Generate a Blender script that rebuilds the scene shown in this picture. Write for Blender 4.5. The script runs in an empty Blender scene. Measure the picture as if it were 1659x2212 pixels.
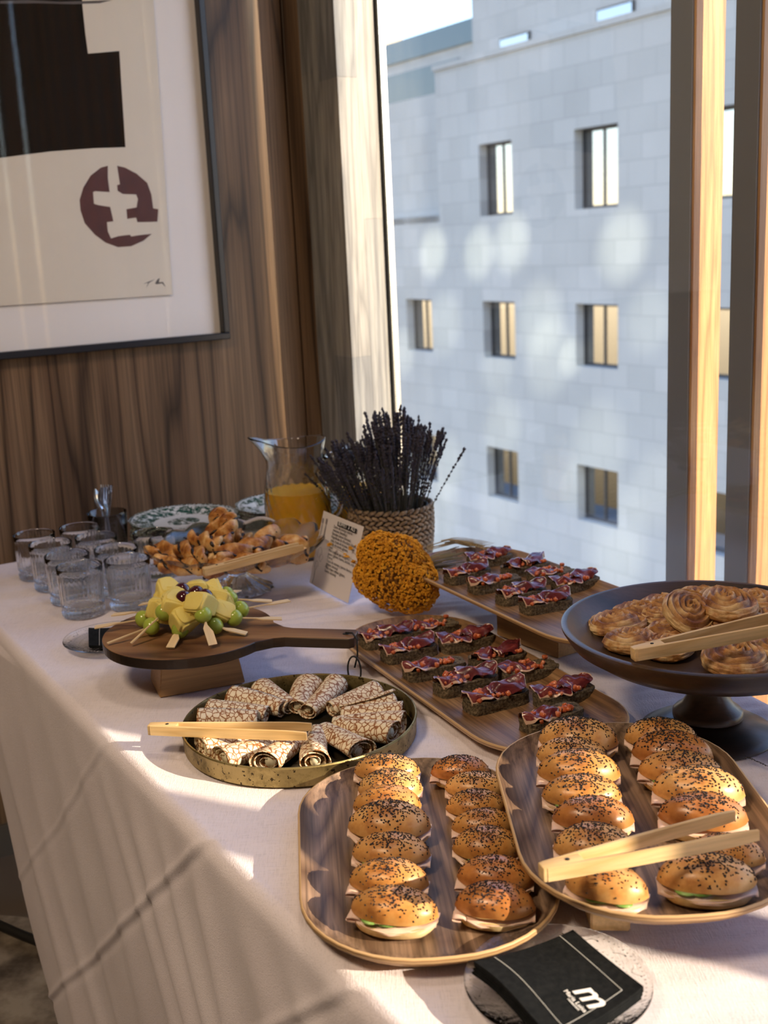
import bpy, bmesh, math, random
import numpy as np
from mathutils import Vector, Matrix, noise
rnd = random.Random(7)
sc = bpy.context.scene
COL = sc.collection
PI = math.pi
R = math.radians

# ------------------------------------------------------------------ camera
FPX, PITCH, ROLL, CH = 2480.0, R(13.2), R(2.77), 1.40
CF = np.array([0, math.cos(PITCH), -math.sin(PITCH)])
_u = np.array([0, math.sin(PITCH), math.cos(PITCH)]); _r = np.array([1.0, 0, 0])
CR = math.cos(ROLL)*_r - math.sin(ROLL)*_u
CU = math.sin(ROLL)*_r + math.cos(ROLL)*_u
CP = np.array([0, 0, CH])
cd = bpy.data.cameras.new('camera'); cam = bpy.data.objects.new('camera', cd); COL.objects.link(cam)
cd.sensor_fit = 'VERTICAL'; cd.sensor_height = 36; cd.lens = 36*FPX/2212
cam.matrix_world = Matrix(((CR[0], CU[0], -CF[0], CP[0]), (CR[1], CU[1], -CF[1], CP[1]), (CR[2], CU[2], -CF[2], CP[2]), (0, 0, 0, 1)))
cd.clip_end = 300; cd.clip_start = 0.05
cd.dof.use_dof = True; cd.dof.focus_distance = 1.45; cd.dof.aperture_fstop = 7.0
sc.camera = cam

# ------------------------------------------------------------------ light
AZ = R(31.5)
A = np.array([-math.sin(AZ), math.cos(AZ), 0]); B = np.array([math.cos(AZ), math.sin(AZ), 0])   # room axes
def ST(s, t, z=0): return B*s + A*t + np.array([0, 0, z])
world = bpy.data.worlds.new('sky'); sc.world = world; world.use_nodes = True
wn = world.node_tree.nodes; wl = world.node_tree.links
bg = wn['Background']
sky = wn.new('ShaderNodeTexSky'); sky.sky_type = 'NISHITA'; sky.sun_disc = False
sky.sun_elevation = R(26); sky.sun_rotation = R(118); sky.air_density = 1.3; sky.dust_density = 0.1; sky.ozone_density = 2.5
tint = wn.new('ShaderNodeMix'); tint.data_type = 'RGBA'; tint.blend_type = 'MULTIPLY'; tint.inputs[0].default_value = 1; tint.inputs[7].default_value = (.97, .93, 1.08, 1)
wl.new(sky.outputs[0], tint.inputs[6]); wl.new(tint.outputs[2], bg.inputs[0]); bg.inputs[1].default_value = 0.60
def lamp(name, typ, loc, energy, color, target=None, **kw):
    l = bpy.data.lights.new(name, typ); l.energy = energy; l.color = color
    for k, v in kw.items(): setattr(l, k, v)
    o = bpy.data.objects.new(name, l); COL.objects.link(o); o.location = loc
    if target is not None:
        o.rotation_euler = (Vector(target)-Vector(loc)).to_track_quat('-Z', 'Y').to_euler()
    return o
SAZ, SEL = R(117), R(22)
sd = Vector((math.sin(SAZ)*math.cos(SEL), math.cos(SAZ)*math.cos(SEL), math.sin(SEL)))
lamp('sun', 'SUN', (6, 0, 6), 11.0, (1.0, 0.80, 0.56), Vector((6, 0, 6))-sd, angle=R(0.5))
# warm ceiling lamps of the room
lamp('ceiling_lamp_light', 'AREA', tuple(ST(-0.7, 0.75, 2.68)), 31, (1.0, 0.77, 0.52), tuple(ST(-0.2, 1.2, 0.6)), shape='DISK', size=0.5)
lamp('ceiling_lamp_light', 'AREA', tuple(ST(0.75, 1.1, 2.70)), 5, (1.0, 0.80, 0.60), tuple(ST(0.75, 1.1, 0)), shape='DISK', size=0.3)
sc.view_settings.view_transform = 'Standard'; sc.view_settings.look = 'None'
sc.view_settings.exposure = 0.0; sc.view_settings.gamma = 1.0; sc.view_settings.use_curve_mapping = False
sc.cycles.use_denoising = True; sc.cycles.max_bounces = 14; sc.cycles.transparent_max_bounces = 24
sc.cycles.transmission_bounces = 12; sc.cycles.glossy_bounces = 6; sc.cycles.diffuse_bounces = 5
sc.cycles.sample_clamp_indirect = 6; sc.cycles.caustics_refractive = True; sc.cycles.blur_glossy = 0.6

# ------------------------------------------------------------------ picture pixel -> point in the room
def ray(x, y): return CF + (x-829.5)/FPX*CR - (y-1106)/FPX*CU
def at(x, y, z):
    d = ray(x, y); return CP + (z-CH)/d[2]*d
def on(x, y, pt, n):
    d = ray(x, y); return CP + np.dot(pt-CP, n)/np.dot(d, n)*d

# ------------------------------------------------------------------ materials
MATS = {}
def nm(name):
    m = bpy.data.materials.new(name); m.use_nodes = True
    nt = m.node_tree; b = nt.nodes['Principled BSDF']; MATS[name] = m
    return m, nt.nodes, nt.links, b
def ramp(n, l, fac, cols, pos=None, interp='LINEAR'):
    r = n.new('ShaderNodeValToRGB'); cr = r.color_ramp; cr.interpolation = interp
    k = len(cols)
    for i, c in enumerate(cols):
        p = pos[i] if pos else i/(k-1)
        e = cr.elements[i] if i < 2 else cr.elements.new(p)
        e.position = p; e.color = (*c, 1)
    l.new(fac, r.inputs[0]); return r.outputs[0]
def coords(n, l, scale=(1, 1, 1), kind='Object', rot=(0, 0, 0), loc=(0, 0, 0)):
    t = n.new('ShaderNodeTexCoord'); mp = n.new('ShaderNodeMapping')
    mp.inputs['Scale'].default_value = scale; mp.inputs['Rotation'].default_value = rot; mp.inputs['Location'].default_value = loc
    l.new(t.outputs[kind], mp.inputs[0]); return mp.outputs[0]
def noi(n, l, vec, scale, detail=3, rough=.5, dist=0):
    t = n.new('ShaderNodeTexNoise'); t.inputs['Scale'].default_value = scale
    t.inputs['Detail'].default_value = detail; t.inputs['Roughness'].default_value = rough; t.inputs['Distortion'].default_value = dist
    l.new(vec, t.inputs['Vector']); return t.outputs[0]
def mth(n, l, op, a, b=None):
    t = n.new('ShaderNodeMath'); t.operation = op
    for i, v in enumerate((a, b)):
        if v is None: continue
        if isinstance(v, (int, float)): t.inputs[i].default_value = v
        else: l.new(v, t.inputs[i])
    return t.outputs[0]
def mix(n, l, fac, a, b, mode='MIX'):
    t = n.new('ShaderNodeMix'); t.data_type = 'RGBA'; t.blend_type = mode
    for i, v in ((0, fac), (6, a), (7, b)):
        if isinstance(v, (int, float)): t.inputs[i].default_value = v
        elif isinstance(v, tuple): t.inputs[i].default_value = (*v, 1)
        else: l.new(v, t.inputs[i])
    return t.outputs[2]
def bump(n, l, b, h, strength, dist=.001):
    t = n.new('ShaderNodeBump'); t.inputs['Strength'].default_value = strength; t.inputs['Distance'].default_value = dist
    l.new(h, t.inputs['Height']); l.new(t.outputs[0], b.inputs['Normal'])
def objrand(n, l, cola, colb, base, amt=1.0):
    oi = n.new('ShaderNodeObjectInfo'); c = mix(n, l, oi.outputs['Random'], cola, colb)
    return mix(n, l, amt, base, c, 'MULTIPLY')
def plain(name, col, rough=.5, metal=0, spec=.5, **kw):
    m, n, l, b = nm(name)
    b.inputs['Base Color'].default_value = (*col, 1); b.inputs['Roughness'].default_value = rough
    b.inputs['Metallic'].default_value = metal; b.inputs['Specular IOR Level'].default_value = spec
    for k, v in kw.items(): b.inputs[k].default_value = v
    return m
def mottled(name, cols, scale, rough=.5, detail=4, pos=None, bmp=0, bscale=None, metal=0, spec=.5, stretch=(1, 1, 1), rand=None, bdist=.001, **kw):
    m, n, l, b = nm(name)
    v = coords(n, l, stretch); f = noi(n, l, v, scale, detail, .6)
    c = ramp(n, l, f, cols, pos)
    if rand: c = objrand(n, l, rand[0], rand[1], c)
    l.new(c, b.inputs['Base Color']); b.inputs['Roughness'].default_value = rough
    b.inputs['Metallic'].default_value = metal; b.inputs['Specular IOR Level'].default_value = spec
    for k, v2 in kw.items(): b.inputs[k].default_value = v2
    if bmp: bump(n, l, b, noi(n, l, v, bscale or scale*3, 5, .6), bmp, bdist)
    return m
def wood(name, cols, along=1, freq=1.0, rings=9, rough=.45, fine=.35, bmp=.15, rot=(0, 0, 0), rand=None, cw=6.0, spec=.35):
    """wood grain that runs along one object axis"""
    m, n, l, b = nm(name)
    st = [1, 1, 1]; st[along] = .12
    t = coords(n, l, tuple(st), rot=rot)
    low = noi(n, l, t, cw*freq, 2, .45, .3)
    rg = mth(n, l, 'PINGPONG', mth(n, l, 'MULTIPLY', low, rings), 1.0)
    c = ramp(n, l, rg, cols)
    st2 = [1, 1, 1]; st2[along] = .02
    t2 = coords(n, l, tuple(st2), rot=rot)
    fn = noi(n, l, t2, 260*freq, 3, .6)
    d = ramp(n, l, fn, [(.35, .35, .35), (1, 1, 1)], [.3, .62])
    c = mix(n, l, fine, c, d, 'MULTIPLY')
    if rand: c = objrand(n, l, rand[0], rand[1], c)
    l.new(c, b.inputs['Base Color']); b.inputs['Roughness'].default_value = rough; b.inputs['Specular IOR Level'].default_value = spec
    bump(n, l, b, fn, bmp, .0006)
    return m
def glassmat(name, col=(1, 1, 1), rough=0.0, ior=1.48, bmp=0, bscale=100):
    m, n, l, b = nm(name)
    b.inputs['Base Color'].default_value = (*col, 1); b.inputs['Roughness'].default_value = rough
    b.inputs['Transmission Weight'].default_value = 1; b.inputs['IOR'].default_value = ior
    if bmp: bump(n, l, b, noi(n, l, coords(n, l), bscale, 3), bmp, .002)
    return m
def panemat(name, refl=.08, tint=(1, 1, 1)):
    m, n, l, b = nm(name); n.remove(b)
    tr = n.new('ShaderNodeBsdfTransparent'); tr.inputs[0].default_value = (*tint, 1)
    gl = n.new('ShaderNodeBsdfGlossy'); gl.inputs['Roughness'].default_value = .02; gl.inputs[0].default_value = (1, 1, 1, 1)
    fr = n.new('ShaderNodeLayerWeight'); fr.inputs[0].default_value = .5
    f = mth(n, l, 'ADD', mth(n, l, 'MULTIPLY', mth(n, l, 'POWER', fr.outputs['Facing'], 5), .8), refl)
    mx = n.new('ShaderNodeMixShader'); l.new(f, mx.inputs[0]); l.new(tr.outputs[0], mx.inputs[1]); l.new(gl.outputs[0], mx.inputs[2])
    l.new(mx.outputs[0], n['Material Output'].inputs[0]); return m


# ------------------------------------------------------------------ geometry helpers
class MB:
    def __init__(s): s.v = []; s.f = []; s.m = []; s.uv = None
    def add(s, V, F, mi=0, M=None):
        o = len(s.v)
        if M is not None: V = [tuple(M @ Vector(v)) for v in V]
        s.v += [tuple(map(float, v)) for v in V]; s.f += [tuple(i+o for i in f) for f in F]; s.m += [mi]*len(F)
        return s
    def mesh(s, name, mats, smooth=True, auto=None):
        me = bpy.data.meshes.new(name); me.from_pydata(s.v, [], s.f)
        for m in (mats if isinstance(mats, (list, tuple)) else [mats]): me.materials.append(MATS[m])
        if any(s.m): me.polygons.foreach_set('material_index', s.m)
        if smooth: me.polygons.foreach_set('use_smooth', [True]*len(s.f))
        if len(s.f) < 30000:
            bm = bmesh.new(); bm.from_mesh(me); bmesh.ops.recalc_face_normals(bm, faces=bm.faces[:]); bm.to_mesh(me); bm.free()
        if smooth and auto: me.set_sharp_from_angle(angle=R(auto))
        me.update(); return me
    def build(s, name, mats, parent=None, smooth=True, auto=None, **kw):
        return link(name, s.mesh(name, mats, smooth, auto), parent, **kw)
def link(name, data, parent=None, loc=(0, 0, 0), rot=(0, 0, 0), scale=(1, 1, 1)):
    o = bpy.data.objects.new(name, data); COL.objects.link(o)
    o.location = loc; o.rotation_euler = rot; o.scale = scale
    if parent is not None: o.parent = parent
    return o
def tag(o, label=None, cat=None, group=None, kind=None):
    if label: o['label'] = label
    if cat: o['category'] = cat
    if group: o['group'] = group
    if kind: o['kind'] = kind
    return o
def thing(name, label, cat, loc=(0, 0, 0), rot=(0, 0, 0), group=None):
    o = bpy.data.objects.new(name, None); COL.objects.link(o); o.empty_display_size = .02
    o.location = tuple(map(float, loc)); o.rotation_euler = rot if isinstance(rot, tuple) else (0, 0, rot)
    return tag(o, label, cat, group)
def copy_tree(o, parent=None):
    c = o.copy(); COL.objects.link(c)
    if parent is not None: c.parent = parent
    for ch in list(o.children): copy_tree(ch, c)
    return c
def place(o, label, loc, rot=(0, 0, 0), group=None, scale=None):
    o.location = tuple(map(float, loc)); o.rotation_euler = rot if isinstance(rot, tuple) else (0, 0, rot)
    o['label'] = label
    if group: o['group'] = group
    if scale: o.scale = (scale,)*3 if isinstance(scale, (int, float)) else scale
    return o
def gridf(fn, nu, nv, cu=False, cv=False):
    V = [fn(i/(nu if cu else nu-1), j/(nv if cv else nv-1)) for i in range(nu) for j in range(nv)]
    F = []
    for i in range(nu if cu else nu-1):
        for j in range(nv if cv else nv-1):
            a = i*nv+j; b = i*nv+(j+1) % nv; c = ((i+1) % nu)*nv+(j+1) % nv; d = ((i+1) % nu)*nv+j
            F.append((a, d, c, b))
    return V, F
def lathe(prof, seg=48, rf=None, zf=None, caps=True):
    V = []; F = []; n = len(prof)
    for i in range(seg):
        a = 2*PI*i/seg
        for j, (r, z) in enumerate(prof):
            rr = r*(rf(a, j, r, z) if rf else 1); zz = z+(zf(a, j, r, z) if zf else 0)
            V.append((rr*math.cos(a), rr*math.sin(a), zz))
    for i in range(seg):
        k = (i+1) % seg
        for j in range(n-1): F.append((i*n+j, k*n+j, k*n+j+1, i*n+j+1))
    if caps:
        if prof[0][0] > 1e-6: F.append(tuple(i*n for i in range(seg))[::-1])
        if prof[-1][0] > 1e-6: F.append(tuple(i*n+n-1 for i in range(seg)))
    return V, F
def boxv(x0, x1, y0, y1, z0, z1, bev=0.0, seg=1):
    bm = bmesh.new(); bmesh.ops.create_cube(bm, size=1)
    for v in bm.verts: v.co = Vector(((x0+x1)/2+v.co.x*(x1-x0), (y0+y1)/2+v.co.y*(y1-y0), (z0+z1)/2+v.co.z*(z1-z0)))
    if bev: bmesh.ops.bevel(bm, geom=bm.edges[:], offset=bev, segments=seg, affect='EDGES', profile=.5)
    bm.verts.index_update(); V = [tuple(v.co) for v in bm.verts]; F = [tuple(v.index for v in f.verts) for f in bm.faces]; bm.free()
    return V, F
def stbox(s0, s1, t0, t1, z0, z1, bev=0):
    V, F = boxv(s0, s1, t0, t1, z0, z1, bev)
    return [tuple(ST(*v)) for v in V], F
def tube(path, rad, sides=6, caps=True, flat=None, twist=0):
    P = [Vector(p) for p in path]; n = len(P); V = []; F = []
    up = Vector((0, 0, 1))
    for i, p in enumerate(P):
        d = (P[min(i+1, n-1)]-P[max(i-1, 0)]).normalized()
        if abs(d.dot(up)) > .95: up = Vector((1, 0, .01)).normalized()
        x = d.cross(up).normalized(); y = x.cross(d).normalized()
        r = rad(i/(n-1)) if callable(rad) else rad
        fx, fy = (1, 1) if flat is None else flat
        for k in range(sides):
            a = 2*PI*k/sides+twist*i/(n-1)
            V.append(tuple(p+x*(math.cos(a)*r*fx)+y*(math.sin(a)*r*fy)))
    for i in range(n-1):
        for k in range(sides):
            k2 = (k+1) % sides; F.append((i*sides+k, i*sides+k2, (i+1)*sides+k2, (i+1)*sides+k))
    if caps: F.append(tuple(range(sides))[::-1]); F.append(tuple(range((n-1)*sides, n*sides)))
    return V, F
def prism(pts, z0, z1):
    n = len(pts); V = [(x, y, z0) for x, y in pts]+[(x, y, z1) for x, y in pts]
    F = [tuple(range(n))[::-1], tuple(range(n, 2*n))]+[(i, (i+1) % n, n+(i+1) % n, n+i) for i in range(n)]
    return V, F
def nz(x, y, z, s=1.0): return noise.noise(Vector((x*s, y*s, z*s)))
OCT = ([(1, 0, 0), (-1, 0, 0), (0, 1, 0), (0, -1, 0), (0, 0, 1), (0, 0, -1)], [(0, 2, 4), (2, 1, 4), (1, 3, 4), (3, 0, 4), (2, 0, 5), (1, 2, 5), (3, 1, 5), (0, 3, 5)])
def ico(sub=2):
    bm = bmesh.new(); bmesh.ops.create_icosphere(bm, subdivisions=sub, radius=1)
    V = [tuple(v.co) for v in bm.verts]; F = [tuple(v.index for v in f.verts) for f in bm.faces]; bm.free(); return V, F


# ------------------------------------------------------------------ material library
def wall_wood():
    m, n, l, b = nm('walnut_panel')
    t = coords(n, l, (1, 1, .10), rot=(0, 0, -AZ))
    low = noi(n, l, t, 2.6, 3, .45, .5)
    saw = mth(n, l, 'FRACT', mth(n, l, 'MULTIPLY', low, 16))
    c = ramp(n, l, saw, [(.055, .032, .018), (.155, .098, .056), (.20, .13, .078), (.13, .08, .046), (.045, .026, .015)], [0, .15, .55, .9, 1])
    t2 = coords(n, l, (1, 1, .012)); fn = noi(n, l, t2, 210, 3, .65)
    c = mix(n, l, .75, c, ramp(n, l, fn, [(.35, .35, .35), (1.15, 1.1, 1.05)], [.32, .62]), 'MULTIPLY')
    t3 = coords(n, l, (1, 1, .02)); br = noi(n, l, t3, 9, 1)
    c = mix(n, l, .7, c, ramp(n, l, br, [(.55, .45, .4), (1.2, 1.15, 1.1)], [.35, .65]), 'MULTIPLY')
    l.new(c, b.inputs['Base Color']); b.inputs['Roughness'].default_value = .42; b.inputs['Specular IOR Level'].default_value = .3
    bump(n, l, b, fn, .12, .0005)
wall_wood()
def stave_wood(name, cols, rot):
    """edge-glued staves: each stave object gets its own tone"""
    m, n, l, b = nm(name)
    t = coords(n, l, (1, 1, .06)); lo = noi(n, l, t, 26, 2, .5, .4)
    c = ramp(n, l, mth(n, l, 'PINGPONG', mth(n, l, 'MULTIPLY', lo, 8), 1), cols)
    t2 = coords(n, l, (1, 1, .03)); fn = noi(n, l, t2, 420, 2, .6)
    c = mix(n, l, .55, c, ramp(n, l, fn, [(.55, .55, .55), (1.1, 1.1, 1.1)], [.3, .6]), 'MULTIPLY')
    c = objrand(n, l, (.78, .80, .84), (1.08, 1.04, 1.0), c)
    l.new(c, b.inputs['Base Color']); b.inputs['Roughness'].default_value = .5
    bump(n, l, b, fn, .35, .0008)
stave_wood('oak_column', [(.19, .186, .178), (.29, .283, .262), (.355, .342, .305)], 0)
stave_wood('larch_fin', [(.36, .16, .055), (.50, .25, .09), (.57, .31, .125)], 0)
plain('fin_shade_grey', (.17, .16, .145), .6)  # grey that puts the shade of the fins' room side into colour
plain('gap_black', (.012, .012, .012), .8)
plain('frame_black', (.012, .015, .022), .3)
plain('frame_green', (.10, .15, .12), .45)
plain('aluminium', (.75, .76, .74), .3, .9)
plain('mount_board', (.74, .70, .68), .85)
mottled('art_paper', [(.62, .56, .47), (.69, .63, .54)], 6, .85)
mottled('ink_black', [(.008, .007, .006), (.020, .016, .014)], 5, .9, spec=.05, stretch=(6, 6, .6))
mottled('ink_maroon', [(.045, .012, .012), (.10, .022, .018)], 30, .6)
plain('ink_pencil', (.10, .09, .09), .9)
panemat('picture_glass', .012)
panemat('window_glass', .03, (.96, .975, .98))
panemat('far_glass', .30, (.25, .28, .28))
mottled('floor_stone', [(.10, .08, .065), (.15, .12, .10)], 3, .5)
mottled('carpet_marble', [(.07, .052, .038), (.17, .135, .10), (.33, .28, .22)], 9, .9, 5, [.38, .5, .66])
plain('plaster', (.42, .38, .34), .9)
plain('dark_paint', (.09, .075, .06), .8)
plain('cable_black', (.01, .01, .01), .5)
def linen():
    m, n, l, b = nm('linen')
    v = coords(n, l)
    w1 = noi(n, l, coords(n, l, (1, .06, 1), rot=(0, 0, R(10))), 900, 2, .6)
    w2 = noi(n, l, coords(n, l, (.06, 1, 1), rot=(0, 0, R(10))), 900, 2, .6)
    h = mth(n, l, 'ADD', w1, w2)
    base = ramp(n, l, noi(n, l, v, 7, 3), [(.73, .66, .71), (.82, .755, .81)], [.3, .7])
    c = mix(n, l, .5, base, ramp(n, l, h, [(.78, .78, .78), (1.05, 1.05, 1.05)], [.75, 1.2]), 'MULTIPLY')
    l.new(c, b.inputs['Base Color']); b.inputs['Roughness'].default_value = .9; b.inputs['Specular IOR Level'].default_value = .15
    b.inputs['Sheen Weight'].default_value = .15
    bump(n, l, b, mth(n, l, 'ADD', h, mth(n, l, 'MULTIPLY', noi(n, l, v, 260, 4, .7), 1.2)), .55, .0008)
linen()
def facade():
    m, n, l, b = nm('facade_stone')
    t = n.new('ShaderNodeTexCoord'); mp = n.new('ShaderNodeMapping'); mp.inputs['Rotation'].default_value = (0, 0, -(PI/2+AZ)); l.new(t.outputs['Object'], mp.inputs[0])
    sx = n.new('ShaderNodeSeparateXYZ'); l.new(mp.outputs[0], sx.inputs[0]); cb = n.new('ShaderNodeCombineXYZ'); l.new(sx.outputs[0], cb.inputs[0]); l.new(sx.outputs[2], cb.inputs[1])
    br = n.new('ShaderNodeTexBrick'); l.new(cb.outputs[0], br.inputs[0]); br.inputs['Scale'].default_value = 1.0
    br.inputs['Brick Width'].default_value = .9; br.inputs['Row Height'].default_value = .6; br.inputs['Mortar Size'].default_value = .012
    br.inputs['Color1'].default_value = (.44, .425, .38, 1); br.inputs['Color2'].default_value = (.50, .48, .43, 1); br.inputs['Mortar'].default_value = (.37, .355, .32, 1)
    l.new(mix(n, l, .4, br.outputs[0], ramp(n, l, noi(n, l, cb.outputs[0], .35, 3), [(.8, .8, .8), (1.05, 1.05, 1.05)], [.35, .65]), 'MULTIPLY'), b.inputs['Base Color']); b.inputs['Roughness'].default_value = .8
facade()
plain('far_window_frame', (.03, .03, .032), .5)
plain('far_shutter', (.30, .16, .09), .7)
plain('far_curtain', (.55, .52, .42), .8)
plain('far_green', (.16, .26, .14), .8)
plain('far_cream', (.62, .52, .36), .8)
plain('far_rail', (.05, .09, .10), .3)
mottled('street', [(.20, .20, .20), (.28, .27, .26)], .5, .9)
# food
mottled('bun_crust', [(.42, .18, .05), (.62, .33, .105), (.76, .50, .22)], 26, .36, 4, [.36, .48, .68], .25, 160, spec=.5, rand=((.80, .66, .5), (1.08, 1.06, 1.1)), **{'Subsurface Weight': .08, 'Subsurface Radius': (.01, .005, .002)})
mottled('bun_crust_dark', [(.30, .10, .025), (.48, .20, .055), (.60, .31, .10)], 24, .3, 4, [.35, .5, .7], .25, 160, spec=.55, rand=((.85, .8, .8), (1.1, 1.05, 1.0)))
mottled('bun_base', [(.62, .36, .12), (.80, .60, .30), (.86, .70, .42)], 40, .55, 4, [.3, .5, .7], .4, 200, rand=((.85, .8, .75), (1.05, 1.03, 1.0)))
plain('poppy_seed', (.008, .008, .012), .45)
plain('turkey_ham', (.78, .56, .46), .4, **{'Subsurface Weight': .2, 'Subsurface Radius': (.01, .004, .003)})
mottled('cucumber', [(.05, .14, .02), (.16, .32, .06), (.42, .55, .22)], 60, .35)
mottled('rye_bread', [(.03, .02, .012), (.13, .095, .055), (.28, .215, .135)], 260, .9, 5, [.34, .5, .7], 1.0, 350, bdist=.002)
mottled('tomato_dice', [(.50, .07, .02), (.66, .17, .06), (.75, .34, .20)], 90, .22, 3, [.3, .5, .72], rand=((.8, .75, .8), (1.05, 1.1, 1.1)))
def hammat():
    m, n, l, b = nm('cured_ham')
    uv = n.new('ShaderNodeUVMap'); uv.uv_map = 'UVMap'; s = n.new('ShaderNodeSeparateXYZ'); l.new(uv.outputs[0], s.inputs[0])
    v = coords(n, l)
    nn = noi(n, l, v, 60, 3)
    red = ramp(n, l, noi(n, l, v, 45, 4, .6, 1.0), [(.06, .010, .016), (.17, .024, .028), (.36, .11, .09)], [.3, .52, .75])
    edge = mth(n, l, 'GREATER_THAN', mth(n, l, 'ADD', s.outputs[1], mth(n, l, 'MULTIPLY', nn, .16)), .965)
    c = mix(n, l, edge, red, (.72, .48, .36))
    l.new(c, b.inputs['Base Color']); b.inputs['Roughness'].default_value = .27; b.inputs['Specular IOR Level'].default_value = .75
    bump(n, l, b, nn, .5, .001)
hammat()
def crepe():
    m, n, l, b = nm('crepe')
    v = coords(n, l)
    w = n.new('ShaderNodeTexNoise'); w.inputs['Scale'].default_value = 90; l.new(v, w.inputs['Vector'])
    vm = n.new('ShaderNodeVectorMath'); vm.operation = 'SCALE'; vm.inputs[3].default_value = .006; l.new(w.outputs['Color'], vm.inputs[0])
    va = n.new('ShaderNodeVectorMath'); va.operation = 'ADD'; l.new(v, va.inputs[0]); l.new(vm.outputs[0], va.inputs[1])
    vo = n.new('ShaderNodeTexVoronoi'); vo.feature = 'DISTANCE_TO_EDGE'; vo.inputs['Scale'].default_value = 125; l.new(va.outputs[0], vo.inputs['Vector'])
    c = ramp(n, l, vo.outputs['Distance'], [(.24, .085, .022), (.42, .20, .08), (.76, .64, .46), (.84, .75, .58)], [0.02, .06, .11, .45])
    l.new(c, b.inputs['Base Color']); b.inputs['Roughness'].default_value = .5
    bump(n, l, b, vo.outputs['Distance'], .5, .001)
crepe()
mottled('crepe_filling', [(.70, .62, .40), (.85, .80, .62)], 80, .6)
mottled('puff_pastry', [(.20, .055, .014), (.52, .23, .055), (.80, .54, .24)], 30, .36, 5, [.36, .48, .64], .6, 130, spec=.5, rand=((.85, .78, .7), (1.08, 1.08, 1.1)))
plain('chocolate', (.018, .008, .005), .4)
def spiralmat():
    m, n, l, b = nm('spiral_pastry')
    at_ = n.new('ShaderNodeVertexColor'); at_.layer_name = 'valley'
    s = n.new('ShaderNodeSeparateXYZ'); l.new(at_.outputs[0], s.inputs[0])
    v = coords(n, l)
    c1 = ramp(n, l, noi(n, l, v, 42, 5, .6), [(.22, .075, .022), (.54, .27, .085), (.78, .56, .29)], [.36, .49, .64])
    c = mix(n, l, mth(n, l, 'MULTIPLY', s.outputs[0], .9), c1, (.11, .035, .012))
    c = objrand(n, l, (.85, .8, .74), (1.06, 1.06, 1.1), c)
    l.new(c, b.inputs['Base Color']); b.inputs['Roughness'].default_value = .42
    bump(n, l, b, noi(n, l, coords(n, l, (1, 1, 3)), 150, 5, .7), .7, .002)
spiralmat()
plain('green_grape', (.34, .42, .07), .16, **{'Subsurface Weight': .6, 'Subsurface Radius': (.012, .014, .003), 'Subsurface Scale': 1.0})
plain('red_grape', (.055, .008, .014), .14, **{'Coat Weight': .4})
mottled('pineapple', [(.74, .52, .05), (.88, .72, .18), (.94, .84, .40)], 55, .3, 4, [.3, .5, .7], .6, 120, **{'Subsurface Weight': .25, 'Subsurface Radius': (.01, .008, .002)})
# timber
wood('acacia_board', [(.075, .030, .014), (.22, .105, .045), (.32, .17, .075)], along=0, rings=10, rough=.42, cw=9)
wood('bamboo', [(.62, .40, .17), (.74, .52, .26), (.78, .56, .30)], along=1, rings=14, rough=.5, fine=.3, cw=14)
wood('skewer_wood', [(.70, .50, .28), (.80, .62, .38)], along=1, rings=6, rough=.6, fine=.25, cw=30)
wood('block_wood', [(.42, .24, .10), (.54, .33, .15), (.60, .38, .19)], along=0, rings=7, rough=.5, fine=.4)
wood('walnut_tray', [(.13, .075, .046), (.225, .14, .088), (.33, .215, .145)], along=1, rings=30, rough=.46, fine=.9, cw=8, spec=.35)
wood('oak_tray', [(.19, .095, .042), (.29, .155, .07), (.37, .215, .105)], along=1, rings=22, rough=.42, fine=.85, cw=9, spec=.4)
def plymat():
    m, n, l, b = nm('ply_edge'); v = coords(n, l); s = n.new('ShaderNodeSeparateXYZ'); l.new(v, s.inputs[0])
    p = mth(n, l, 'PINGPONG', mth(n, l, 'MULTIPLY', s.outputs[2], 520), 1)
    l.new(ramp(n, l, p, [(.17, .08, .035), (.50, .31, .15), (.56, .37, .19)], [.0, .4, 1]), b.inputs['Base Color']); b.inputs['Roughness'].default_value = .45
plymat()
wood('dark_acacia', [(.014, .009, .006), (.045, .025, .015), (.085, .048, .026)], along=0, rings=7, rough=.33, fine=.5, cw=5, spec=.55)
def brass():
    m, n, l, b = nm('aged_brass'); v = coords(n, l)
    f = noi(n, l, v, 30, 6, .7); sp = noi(n, l, v, 170, 3, .6)
    c = ramp(n, l, f, [(.12, .09, .035), (.34, .26, .11), (.42, .33, .15)], [.3, .5, .75])
    c = mix(n, l, mth(n, l, 'GREATER_THAN', sp, .63), c, (.05, .035, .015))
    l.new(c, b.inputs['Base Color']); b.inputs['Metallic'].default_value = .85
    l.new(ramp(n, l, f, [(.6,)*3, (.30,)*3]), b.inputs['Roughness']); bump(n, l, b, sp, .15, .0006)
brass()
mottled('tray_floor', [(.02, .016, .010), (.06, .045, .025), (.13, .10, .05)], 14, .35, 6, [.3, .55, .8], metal=.6)
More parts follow.
